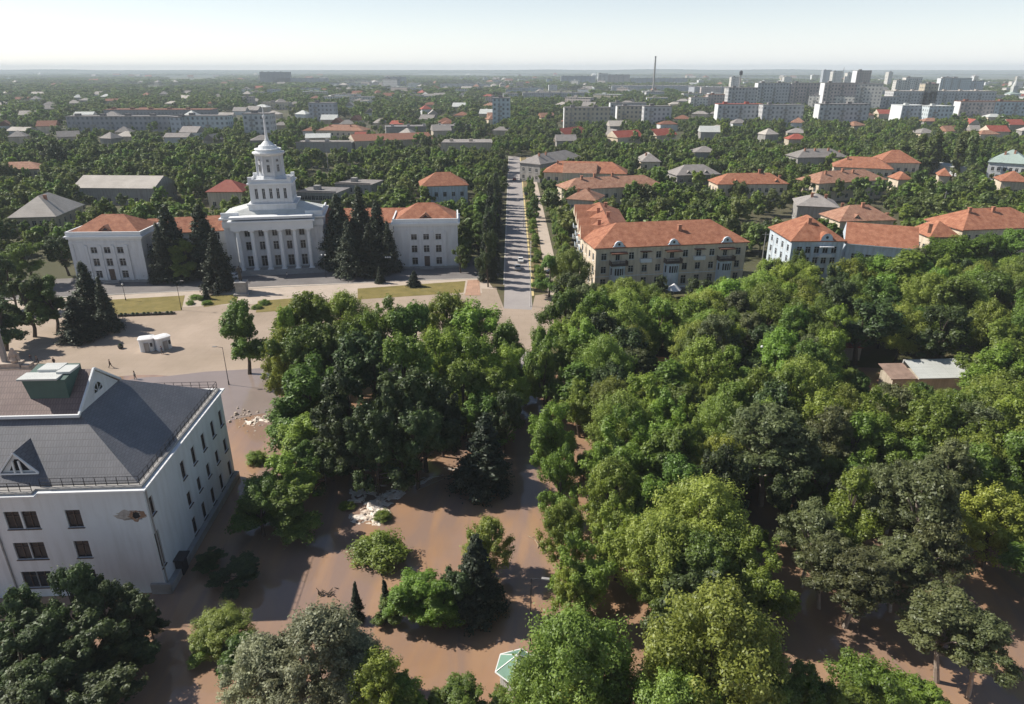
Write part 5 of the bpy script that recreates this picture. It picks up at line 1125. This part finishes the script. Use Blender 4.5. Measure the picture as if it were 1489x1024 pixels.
lamp('pale globe lamp at the right end of the portico', 474, 404, 6.5, 'twin'); lamp('pair of white globes among the dark shaded park trees', 641, 625, 6.5, 'twin'); lamp('twin globe lamp sticking out between olive park trees', 1100, 585, 10.5, 'twin')
lamp('thin lamp post on the left half of the dry lawn', 183, 437, 4.2); lamp('tall dark post at the right end of the dry lawn', 264, 451, 7.2, 'arm')
t = thing('flagpole', 'tall white flagpole on the right kerb of the avenue mouth', 'flagpole', (*at(771, 446)[:2], .05)); MB().cyl(0, 0, 0, 16, .11, .05, 8).build('pole', M['lampwhite'], t); MB().cyl(0, 0, 16, 16.25, .1, .05, 8).build('finial', M['lampwhite'], t)
for i, (px, py, h) in enumerate(((751, 330, 7), (751, 286, 7), (752, 262, 7), (749, 248, 7))):
    lamp(f"slim lamp post on the avenue's right kerb, {ordn(i + 1)} from the near end", px + 10, py, h, 'arm', R(180), 'concrete')
for lb, px, py, h in (('pale utility pole in trees left of the blue-walled block', 1152, 400, 11), ('tall pale pole in front of the trees right of the apartments', 1152 + 2, 402, 10), ('slim pole with crossarm behind the round dormer block', 1364, 330, 13), ('lattice-like pole behind the low building by the tower', 479, 262, 16), ('pole beside the narrow house near the apartment right end', 1107, 386, 10)):
    p = at(px, py); t = thing('utility_pole', lb, 'utility pole', (p.x, p.y, 0), 0, 'utility poles'); MB().cyl(0, 0, 0, h, .16, .1, 8).build('pole', M['concrete'], t); MB().box(-.9, .9, -.05, .05, h - .8, h - .65).build('crossarm', M['concrete'], t)

# flooded kiosk with a green roof
p = at(752, 975, 1.5); K = thing('kiosk', 'flooded little kiosk with pale green six-sided roof by the lamp post', 'kiosk', (p.x, p.y, 0), R(18))
MB().cyl(0, 0, 0, 1.9, 1.7, 1.7, 6).build('walls', M['whiteroof'], K); r = MB(); r.cyl(0, 0, 1.85, 2.0, 2.15, 2.15, 6); r.cyl(0, 0, 2.0, 3.4, 2.15, .05, 6); ro = r.build('roof', M['green_roof'], K)
tr = MB()
for i in range(6):
    a, b = math.pi * i / 3, math.pi * (i + 1) / 3; tr.tube((2.16 * math.cos(a), 2.16 * math.sin(a), 2.0), (2.16 * math.cos(b), 2.16 * math.sin(b), 2.0), .07, .07, 4); tr.tube((2.15 * math.cos(a), 2.15 * math.sin(a), 2.02), (0, 0, 3.45), .05, .05, 4)
tr.build('roof_trim', M['lampwhite'], ro)
# white shed, brick hut, canopy, umbrella
p = at(1336, 550, 3); SH = thing('market_shed', 'long low shed with white sheet roof and rusty left section', 'shed', (p.x, p.y, 0), R(3)); reg_foot((p.x - 8, p.y - 5, 0), R(3), 24, 15)
MB().box(0, 12.5, 0, 4.6, 0, 3.0).box(-4.5, -.01, .3, 4.3, 0, 2.8).build('walls', M['beigewall'], SH)
r = MB(); r.poly([(-.2, -.4, 3.1), (13, -.4, 3.1), (13, 5, 4.5), (-.2, 5, 4.5)]); r.box(-.2, 13, -.4, -.2, 2.9, 3.09); r.box(-.2, 13, 4.8, 5, 2.9, 4.49); r.build('white_roof', M['whiteroof'], SH)
r = MB(); r.poly([(-5, 0, 2.9), (-.25, 0, 2.9), (-.25, 4.8, 3.9), (-5, 4.8, 3.9)]); r.box(-5, -.25, 0, .15, 2.7, 2.88); r.build('rusty_roof', mat('rusty_sheet', (.30, .21, .17), .8, .3, .8), SH)
CLEAR.append((1275, 518, 1410, 552, 116)); CLEAR.append((1225, 500, 1250, 516, 122))
p = at(1237, 524, 0); HT = thing('brick_hut', 'small hut with red-brown lean-to roof between green park trees', 'hut', (p.x, p.y, 0), R(-8)); MB().box(-1.6, 1.6, 0, 3, 0, 2.8).build('walls', M['beigewall'], HT); MB().hip(-1.6, 1.6, 0, 3, 2.8, 1.0, .3).build('roof', M['redroof'], HT)
p = at(968, 524, 2.6); CN = thing('market_canopy', 'red-brown awning glimpsed in a gap of the park trees', 'canopy', (p.x, p.y, 0), R(-12))
MB().poly([(-1.8, -1.2, 2.5), (1.8, -1.2, 2.4), (1.8, 1.4, 3.2), (-1.8, 1.4, 3.3)]) ; q = MB(); q.box(-1.8, 1.8, -1.2, 1.4, 2.5, 2.62); q.build('awning', mat('red_brown_awning', (.42, .17, .08), .8, .3, 1.0), CN)
for sx in (-1.7, 1.7):
    for sy in (-1.1, 1.3): MB().cyl(sx, sy, 0, 2.5, .05, .05, 6).build('post', M['dark'], CN)
CLEAR.append((960, 512, 977, 530, 124))
p = at(979, 428, 1.0); UM_ = thing('parasol', 'white pointed parasol at the foot of the apartment front', 'parasol', (p.x, p.y, 0), 0); MB().cyl(0, 0, 0, 2.6, .04, .04, 6).build('pole', M['lampwhite'], UM_); MB().cyl(0, 0, 2.3, 3.9, 2.0, .05, 8).build('canopy', M['lampwhite'], UM_)
CLEAR.append((970, 400, 992, 424, 165))

# debris, foam and broken stone where the water breaks
def foam_patch(mb, px, py, w_, l_, ang, hh=.3, seed=0):
    p = at(px, py); r_ = random.Random(seed); n1, n2 = 16, 7; c, s = math.cos(ang), math.sin(ang); G = []
    for i in range(n1 + 1):
        row = []
        for j in range(n2 + 1):
            u, v = (i / n1 - .5) * l_, (j / n2 - .5) * w_; k = 1 - max(abs(i / n1 - .5), abs(j / n2 - .5)) * 2
            u += r_.uniform(-.3, .3) * l_ / n1 * 2; v += r_.uniform(-.35, .35) * w_ / n2 * 2 + .25 * w_ * math.sin(i * .7 + seed)
            row.append((p.x + u * c - v * s, p.y + u * s + v * c, .02 + hh * k * r_.uniform(.2, 1) if k > .01 else .0))
        G.append(row)
    for i in range(n1):
        for j in range(n2):
            if r_.random() < .2: continue
            mb.poly([G[i][j], G[i + 1][j], G[i + 1][j + 1], G[i][j + 1]])
fm = MB()
for k, a in enumerate(((540, 745, 3.0, 6.5, 1.1, .7), (553, 732, 1.9, 6.5, .9, .6), (530, 715, 2.6, 5, .2, .4), (566, 722, 1.8, 6, .6, .4), (600, 704, 1.1, 7, .45, .3), (628, 694, .4, 6.5, .25, .15), (660, 682, .8, 4, .1, .2), (545, 708, .6, 5, .1, .2), (374, 612, 2.2, 4, .5, .5), (548, 750, 2.2, 4.5, 1.3, .6), (575, 715, 1.2, 5, .5, .35), (520, 728, 1.6, 4, .8, .35))): foam_patch(fm, *a[:5], hh=a[5], seed=k)
o = fm.build('water_foam', M['foam']); tag(o, 'pale foam where brown water tumbles over the kerb', 'foam', kind='stuff')
rb = MB(); rr = random.Random(8)
for cx_, cy_, sp, n in ((364, 614, 15, 34), (347, 602, 8, 14), (538, 750, 9, 25)):
    for i in range(n):
        p = at(cx_ + rr.gauss(0, sp), cy_ + rr.gauss(0, sp * .5)); s_ = rr.uniform(.12, .38) * (1.5 if rr.random() < .12 else 1); rb.cyl(p.x, p.y, 0, s_ * rr.uniform(.4, 1.1), s_, s_ * .5, rr.randint(4, 6), a0=rr.random())
o = rb.build('rubble', M['rubble']); tag(o, 'broken pale stones washed against the park edge', 'rubble', kind='stuff')
for i, (lb, pts) in enumerate((('bent driftwood branch floating near the right shore', ((768, 780), (778, 785), (783, 793), (782, 797))), ('thin floating stick right of the bent branch', ((793, 803), (799, 809), (802, 816))), ('small pale branch afloat beneath the big dark spruce', ((690, 717), (697, 710), (703, 706))), ('long thin branch along the foam line', ((608, 712), (640, 698), (662, 690))))):
    P = [at(*q, .12) for q in pts]; c = sum(P, Vector()) / len(P); mb = MB()
    for a, b in zip(P, P[1:]): mb.tube(a - c, b - c, .09, .06, 6); mb.tube((a + b) / 2 - c, (a + b) / 2 - c + Vector((.5, .35, .15)), .05, .02, 5)
    o = mb.build('floating_branch', M['debris'], None, c); tag(o, lb, 'branch', 'floating branches')
for lb, px, py in (('dark clump of twigs afloat left of the small conifer', 471, 866), ('raft of dark debris against the flooded crossing', 762, 556), ('second raft of reddish debris at the flooded crossing', 768, 572)):
    p = at(px, py); mb = MB()
    for i in range(40 if py < 600 else 16):
        a = Vector((rr.gauss(0, 1.4 if py < 600 else .5), rr.gauss(0, 1.0 if py < 600 else .4), .05)); mb.tube(a, a + Vector((rr.uniform(-1, 1), rr.uniform(-1, 1), rr.uniform(0, .4))), .07, .03, 4)
    o = mb.build('debris_raft', M['bark'] if py != 572 else M['brick'], None, (p.x, p.y, .06)); tag(o, lb, 'debris', 'debris on the water')

# ------------------------------------------------------------------ trees placed one by one (top of crown at a photo pixel)
# big group left of the avenue
G1 = [(416,440,28,17,'lobed'),(440,422,44,17,'lobed'),(492,420,46,17,'broadbright'),(545,424,46,18,'lobed'),(598,430,44,17,'broad'),(645,418,34,16,'airy'),(690,430,42,17,'lobed'),(735,462,30,14,'broad'),
      (402,472,30,16,'airy'),(425,470,46,17,'broad'),(478,470,50,17,'broad'),(532,476,48,17,'darkbroad'),(585,480,50,18,'broad'),(640,476,44,16,'lobed'),(690,480,44,16,'lobed'),(728,500,34,14,'lobed'),
      (418,535,30,13,'lobed'),(440,520,50,15,'broad'),(500,530,52,16,'darkbroad'),(560,535,54,17,'darkbroad'),(612,540,50,16,'darkbroad'),(672,520,42,14,'broad'),(712,535,36,12,'lobed'),(652,470,30,15,'broadbright'),
      (470,580,40,13,'darkbroad'),(540,585,46,14,'darkbroad'),(600,590,44,13,'darkbroad'),(715,570,34,10,'broad'),(700,600,38,12,'spruce'),(732,560,24,12,'darkbroad')]
for a in G1: ptree(a[4], a[0], a[1], a[2] * 1.12, a[3])
for a in [(520,600,40,12,'darkbroad'),(575,560,44,15,'darkbroad'),(640,560,36,12,'darkbroad'),(60,955,62,8,'darkbroad'),(140,985,55,6,'darkbroad'),(195,935,30,4,'darkbroad'),(10,1000,50,6,'darkbroad'),(95,1010,50,6,'darkbroad'),(210,880,26,4.5,'darkbroad')]: ptree(a[4], *a[:4])
G2 = [(742,492,26,12,'lobed'),(748,522,22,10,'broad'),(786,470,26,13,'lobed'),(792,505,26,12,'broad'),(345,432,46,15.5,'broad'),(452,600,46,9,'lobed'),(412,592,20,7,'lobed'),(398,662,55,9,'lobed'),(440,640,40,8,'broad'),(370,700,42,8,'broad'),(425,700,44,7.5,'broad'),(465,640,36,8,'darkbroad'),
      (547,772,42,4.2,'shrub'),(577,666,26,3.2,'shrub'),(505,728,12,1.2,'shrub'),(556,742,14,1.4,'shrub'),(370,655,15,2.0,'shrub'),
      (688,780,44,10,'spruce'),(655,820,34,7,'darkbroad'),(712,752,36,8,'airy'),(608,838,48,6.5,'lobed'),(565,868,24,3.5,'broad'),(514,848,11,5,'spruce'),(561,840,13,5.5,'spruce'),(640,860,36,5,'broad'),
      (450,885,78,12,'willow'),(380,930,62,9,'willow'),(505,915,55,10,'willow'),(545,945,46,9,'airy'),(590,985,40,6,'lobed'),(318,890,44,5,'broadbright'),(345,925,40,6,'broad'),(300,915,28,3.6,'lobed'),
      (672,990,44,5,'broad'),(640,1005,30,4,'broad'),(730,1008,26,3,'lobed'),
      (845,885,92,15,'broadbright'),(790,930,56,12,'broadbright'),(1045,850,98,17,'broadbright'),(1110,880,60,14,'broadbright'),(985,905,50,12,'broadbright'),(1000,975,70,12,'broadbright'),(900,950,46,9,'broadbright'),(840,1000,70,10,'broadbright'),(1105,985,60,9,'broad'),
      (1275,950,70,10,'lobed'),(1200,985,50,7,'broad'),(1345,985,55,8,'lobed'),(1165,960,40,9,'broad'),(1240,1000,60,8,'broad'),
      (80,825,44,11,'darkbroad'),(25,848,50,10,'darkbroad'),(135,842,44,9,'darkbroad'),(180,868,40,7,'darkbroad'),(10,905,60,9,'darkbroad'),(110,900,60,8,'darkbroad'),(40,970,70,7,'darkbroad'),(165,925,40,5,'darkbroad'),(345,820,40,3,'darkbroad'),(120,1012,20,4,'broad'),
      (300,800,30,2,'darkbroad')]
for a in G2: ptree(a[4], *a[:4])
# pines and named trees of the right park
G3 = [(1130,590,62,15,'pine'),(1215,592,40,13,'pine'),(1350,665,62,16,'pine'),(1395,640,44,14,'pine'),(1440,590,44,13,'pine'),(1190,735,46,11,'pine'),(1255,800,52,10,'pine'),(1215,775,40,10,'pine'),(1400,872,62,10,'pine'),(1445,905,50,9,'pine'),(1375,745,50,12,'pine'),(1165,620,44,13,'pine'),(1300,560,36,12,'pine'),(1320,790,50,9,'pine'),
      (1330,358,26,17,'poplar'),(1342,372,22,15,'poplar'),(975,520,22,12,'poplar'),(845,525,22,11,'poplar'),(1090,340,0,0,''),
      (960,735,60,13,'broadbright'),(905,715,50,12,'lobed'),(1035,770,56,12,'broad'),(1120,770,56,12,'lobed'),(850,770,50,11,'lobed'),(830,820,30,8,'airy'),(820,720,36,11,'airy'),(820,640,34,12,'lobed'),(805,580,34,13,'lobed'),(890,660,44,13,'airy'),
      (900,560,44,14,'broadbright'),(980,570,50,14,'lobed'),(1060,560,44,14,'broadbright'),(1050,640,54,14,'darkbroad'),(990,660,50,13,'broad'),(1250,600,44,13,'lobed'),(1200,560,44,13,'airy'),(1440,606,46,12,'lobed'),(1330,585,40,11,'lobed'),(1250,680,50,13,'lobed'),(1470,700,50,12,'airy'),(1440,640,50,13,'broad'),
      (800,475,38,15,'lobed'),(830,440,36,14,'lobed'),(870,420,36,15,'lobed'),(910,415,38,14,'broadbright'),(955,430,32,12,'broad'),(1010,425,36,13,'lobed'),(1065,398,40,15,'lobed'),(1105,388,38,15,'broadbright'),(1140,385,36,14,'lobed'),(1175,410,40,14,'airy'),(1210,470,44,15,'lobed'),(1180,490,44,14,'broad'),(1460,460,50,15,'broad'),(1464,495,42,13,'lobed'),(1265,425,46,15,'darkbroad'),(1225,400,36,14,'darkbroad'),(1300,400,44,14,'broad'),(1400,400,50,15,'broad'),(1460,390,44,15,'broad'),(1380,440,44,14,'darkbroad')]
for a in G3:
    if a[4]: ptree(a[4], *a[:4])
G3b = [(1400,338,40,14,'lobed'),(1440,336,40,14,'broad'),(1482,332,42,14,'broad'),(1360,354,36,14,'lobed'),(1320,365,34,14,'broad'),(1290,367,32,14,'lobed'),(1260,368,28,13,'broad'),(1216,384,28,13,'darkbroad'),(1185,380,28,12,'lobed'),(1450,345,30,13,'lobed'),(1165,360,16,10,'broad')]
for a in G3b: ptree(a[4], *a[:4])
# conifers in front of the palace and at the left, street trees
G4 = [(236,294,34,21,'spruce'),(286,298,32,20,'spruce'),(262,345,24,12,'broad'),(302,330,22,17,'spruce'),(222,320,18,17,'spruce'),(494,280,32,22,'spruce'),(520,268,30,24,'spruce'),(548,290,32,20,'spruce'),(482,300,26,18,'spruce'),(562,320,16,15,'spruce'),(505,320,24,16,'spruce'),(535,325,22,15,'spruce'),
      (115,378,30,15,'spruce'),(85,340,28,12,'darkbroad'),(62,400,36,13,'broad'),(140,400,18,13,'spruce'),(25,400,36,14,'darkbroad'),(0,370,30,14,'darkbroad'),(30,350,34,12,'broad'),(-15,430,36,12,'darkbroad'),(100,430,26,10,'spruce'),
      (551,386,7,5,'spruce'),(600,393,10,4.5,'spruce'),(296,413,6,4,'spruce'),(68,200,18,20,'mdark'),(78,205,16,19,'mdark')]
for a in G4: ptree(a[4], *a[:4])
for px, py, r_ in ((284, 428, 9), (276, 436, 7), (292, 430, 6), (300, 436, 7), (384, 436, 8), (372, 442, 8)): ptree('shrub', px, py, r_, 1.2)
for i, y in enumerate(range(176, 300, 6)): tree('spruce' if i % 3 else 'darkbroad', -7.0 + rnd.uniform(-.8, .6), y, rnd.uniform(13, 17), rnd.uniform(2.3, 3.0))
for y in range(188, 330, 10): tree('broad' if y % 20 else 'lobed', -13 + rnd.uniform(-2, 2), y + rnd.uniform(-2, 2), rnd.uniform(8, 11)) if not clash(-13, y, 1) else None
for i, y in enumerate(range(184, 300, 6)): tree('lobed' if i % 2 else 'broad', 16.2 + rnd.uniform(-.6, .4), y, rnd.uniform(6, 8.5), rnd.uniform(2.2, 2.9))
for i, y in enumerate(list(range(176, 300, 5))): tree('shrub', 7.6 + rnd.uniform(-.6, .6), y + rnd.uniform(-1, 1), rnd.uniform(1.2, 3.2), rnd.uniform(1.0, 1.7))
for y in (262, 270, 300, 306, 318): tree('broad', 8.2, y, 9, 2.6)

# photo areas where open water or ground shows between the trees
OPEN = [(925, 905, 965, 990), (1160, 860, 1240, 955), (1240, 880, 1340, 935), (1430, 800, 1489, 850), (1440, 985, 1489, 1024), (1470, 880, 1489, 960), (845, 620, 862, 650), (1200, 720, 1215, 740), (1350, 740, 1380, 860)]
def blocked(x, y, h, r):
    px, py, zc = proj((x, y, h)); rp = r * F / zc; pb = proj((x, y, h * .3))[1]
    for x0, y0, x1, y1, dist in CLEAR:
        if y < dist and px + rp * .8 > x0 and px - rp * .8 < x1 and py < y1 - 1 and pb > y0: return True
    for x0, y0, x1, y1 in OPEN:
        if px + rp * .75 > x0 and px - rp * .75 < x1 and py < y1 and pb + 4 > y0: return True
    return False
def near_tree(x, y, k):
    return any((x - a) ** 2 + (y - b) ** 2 < (k * (r + 3.2)) ** 2 for a, b, r in TREES)
rp_ = random.Random(21)
def fill(x0, x1, y0, y1, n, kinds, wts, hr, k=.62, margin=2.5, cond=None, fn=tree):
    c = 0
    for _ in range(n * 14):
        if c >= n: break
        x, y = rp_.uniform(x0, x1), rp_.uniform(y0, y1)
        if cond and not cond(x, y): continue
        h = rp_.uniform(*hr); r = h * .33
        if near_tree(x, y, k) or clash(x, y, margin): continue
        if blocked(x, y, h, r): 
            h *= .55; r *= .6
            if blocked(x, y, h, r): continue
        fn(rp_.choices(kinds, wts)[0], x, y, h); c += 1
    return c
infr = lambda x, y: abs(x) < (y * .924 + 20) * .78
n_park = fill(9, 150, 46, 168, 190, ['broad', 'lobed', 'airy', 'darkbroad', 'pine', 'broadbright'], [5, 5, 2.4, 1.3, 1.6, 3], (10, 15), k=.52, cond=lambda x, y: infr(x, y) and x > 8 + max(0, (75 - y)) * .2)
n_low = fill(10, 80, 40, 112, 60, ['broad', 'lobed', 'darkbroad', 'airy'], [4, 4, 2, 2], (7, 9.5), k=.40, cond=lambda x, y: infr(x, y) and not (x > 21 and y < 70) and x > 9 + max(0, (75 - y)) * .3)
n_sh = fill(9, 130, 44, 120, 110, ['darkshrub', 'shrub'], [5, 1], (1.8, 3.4), k=.28, cond=lambda x, y: infr(x, y) and not (x > 21 and y < 68) and x > 10 + max(0, (75 - y)) * .3)
n_left = fill(-110, -20, 196, 240, 16, ['mbroad', 'mbright', 'mdark'], [5, 4, 2], (8, 12), k=.55, cond=infr)
n_l2 = fill(20, 180, 185, 240, 30, ['mbroad', 'mbright', 'mdark', 'mpoplar'], [5, 4, 2, .5], (8, 12), k=.55, cond=infr)
for px, py, h in ((1345,192,22),(1358,196,21),(1368,190,23),(1402,190,24),(1413,186,25),(1424,190,25),(1437,195,22),(1330,200,18),(1316,205,16),(415,150,0)):
    if h: ptree('mpoplar', px, py, 9, h)


# ------------------------------------------------------------------ the uncountable rest: one object of tree canopy, one of far woods
def node_tree_scatter(name, pts, protos, label, seed=1):
    """pts: (x, y, z, sx, sz, rot, proto index)"""
    co = bpy.data.collections.new(name + "_kinds")          # not linked into the scene: only a palette for the canopy
    for i, me in enumerate(protos): co.objects.link(bpy.data.objects.new(f"{name}_{i:02d}", me))
    me = bpy.data.meshes.new(name); A = np.array(pts, dtype=np.float32); me.vertices.add(len(A)); me.vertices.foreach_set("co", A[:, :3].ravel())
    for nm, ty, dat in (("sc", 'FLOAT_VECTOR', np.stack([A[:, 3], A[:, 3], A[:, 4]], 1).ravel()), ("ro", 'FLOAT_VECTOR', np.stack([A[:, 5] * 0, A[:, 5] * 0, A[:, 5]], 1).ravel())):
        a = me.attributes.new(nm, ty, 'POINT'); a.data.foreach_set("vector", dat)
    a = me.attributes.new("pi", 'INT', 'POINT'); a.data.foreach_set("value", A[:, 6].astype(np.int32))
    o = link(name, me); tag(o, label, 'trees', kind='stuff')
    ng = bpy.data.node_groups.new(name, 'GeometryNodeTree'); ng.interface.new_socket("Geometry", in_out='INPUT', socket_type='NodeSocketGeometry'); ng.interface.new_socket("Geometry", in_out='OUTPUT', socket_type='NodeSocketGeometry')
    n = ng.nodes; L = ng.links; gi, go = n.new('NodeGroupInput'), n.new('NodeGroupOutput'); ip = n.new('GeometryNodeInstanceOnPoints'); ci = n.new('GeometryNodeCollectionInfo')
    ci.inputs['Collection'].default_value = co; ci.inputs['Separate Children'].default_value = True; ci.inputs['Reset Children'].default_value = True
    mp = n.new('GeometryNodeMeshToPoints'); L.new(gi.outputs[0], mp.inputs[0]); L.new(mp.outputs[0], ip.inputs['Points']); L.new(ci.outputs[0], ip.inputs['Instance']); ip.inputs['Pick Instance'].default_value = True
    for nm, ty, sk in (("pi", 'INT', 'Instance Index'), ("ro", 'FLOAT_VECTOR', 'Rotation'), ("sc", 'FLOAT_VECTOR', 'Scale')):
        q = n.new('GeometryNodeInputNamedAttribute'); q.data_type = ty; q.inputs[0].default_value = nm; out = [s_ for s_ in q.outputs if s_.enabled and s_.name == 'Attribute'][0]; L.new(out, ip.inputs[sk])
    L.new(ip.outputs[0], go.inputs[0]); md = o.modifiers.new("scatter", 'NODES'); md.node_group = ng; return o
def lowproto(key, shape, k, n, size, leaf, count):
    res = []
    for i in range(count):
        C, r = crown_shape(shape, k); V, t = leaves(C, r, n, size); res.append(leafmesh(f"{key}{i}", V, t, LEAF[leaf]))
    return res
midp = lowproto('cm_a', 'mixed', 48, 2400, .55, 'green', 3) + lowproto('cm_b', 'mixed', 48, 2400, .5, 'bright', 2) + lowproto('cm_c', 'broad', 28, 2400, .55, 'far', 3) + lowproto('cm_d', 'poplar', 26, 1200, .5, 'far', 1)
pts = []
def add(kind, x, y, h, pool=pts): pool.append((x, y, 0, h / 11.5 * rp_.uniform(.9, 1.25), h / 11.5, rp_.uniform(0, 6.28), rp_.choices(range(9), [3, 3, 3, 2, 2, 3, 3, 3, .5])[0])); return None
cell = {}
def fastfill(y0, y1, step, hr, pool, kmax, gap=None, seedx=0.0):
    y = y0
    while y < y1:
        half = (y * .924 + 20) * .80; x = -half
        while x < half:
            jx, jy = x + rp_.uniform(-.5, .5) * step, y + rp_.uniform(-.5, .5) * step; x += step
            if -5.5 < jx < 14.5 and jy < 468: continue
            if gap and gap(jx, jy): continue
            h = rp_.uniform(*hr); r = h * .36
            if clash(jx, jy, r * .55): continue
            if blocked(jx, jy, h, r):
                h *= .5; r *= .55
                if blocked(jx, jy, h, r): continue
            if jy < 310 and near_tree(jx, jy, .5): continue
            if kmax == 9: add('', jx, jy, h, pool)
            else: pool.append((jx, jy, 0, h / 11.5 * rp_.uniform(1.0, 1.6), h / 11.5, rp_.uniform(0, 6.28), rp_.randrange(kmax)))
        y += step
from mathutils import noise
gapf = lambda x, y: noise.noise(Vector((x * .011, y * .011, 3.3))) > .36
fastfill(205, 700, 7.2, (7.5, 12.5), pts, 9, gap=gapf)
node_tree_scatter('tree_canopy', pts, midp, 'dense green garden and street trees covering the middle distance')
farp = lowproto('cf_a', 'broad', 12, 220, 1.4, 'far', 4) + lowproto('cf_b', 'broad', 12, 220, 1.4, 'green', 2)
pts2 = []
gap2 = lambda x, y: noise.noise(Vector((x * .0035, y * .0022, 7.7))) + .4 * noise.noise(Vector((x * .013, y * .008, 1.7))) > (.16 if y < 1800 else .02)
fastfill(700, 1500, 12.5, (8, 14), pts2, 6, gap=gap2)
fastfill(1500, 3200, 26, (9, 17), pts2, 6, gap=gap2)
pts2 = [(a, b, c, d * (1.0 if b < 1500 else 2.2), e_, f_, g_) for a, b, c, d, e_, f_, g_ in pts2]
y = 3200
while y < 12000:
    half = y * .75; st_ = y * .017; x = -half
    while x < half:
        jx, jy = x + rp_.uniform(-.5, .5) * st_, y + rp_.uniform(-.5, .5) * st_; x += st_
        if noise.noise(Vector((jx * .0009, jy * .0005, 2.2))) > .02: continue
        pts2.append((jx, jy, 0, st_ / 7.5, 1.25, rp_.uniform(0, 6.28), rp_.randrange(6)))
    y += st_ * 2.2
node_tree_scatter('far_woods', pts2, farp, 'hazy dark belts of trees stretching between the city and the horizon')
print('canopy', len(pts), 'woods', len(pts2))

finish_labels()

# ------------------------------------------------------------------ haze
hz = MB(); hz.box(-10000, 10000, -300, 9000, -2, 94); hz = hz.build('haze', None); hz.data.materials.clear()
hm_ = bpy.data.materials.new('haze_air'); hm_.use_nodes = True; n = hm_.node_tree.nodes; L = hm_.node_tree.links
n.remove(n["Principled BSDF"]); v = n.new("ShaderNodeVolumePrincipled"); v.inputs["Color"].default_value = (.80, .89, 1.0, 1); v.inputs["Density"].default_value = .00014; v.inputs["Anisotropy"].default_value = .0
L.new(v.outputs[0], n["Material Output"].inputs["Volume"]); hz.data.materials.append(hm_); hz["kind"] = "stuff"
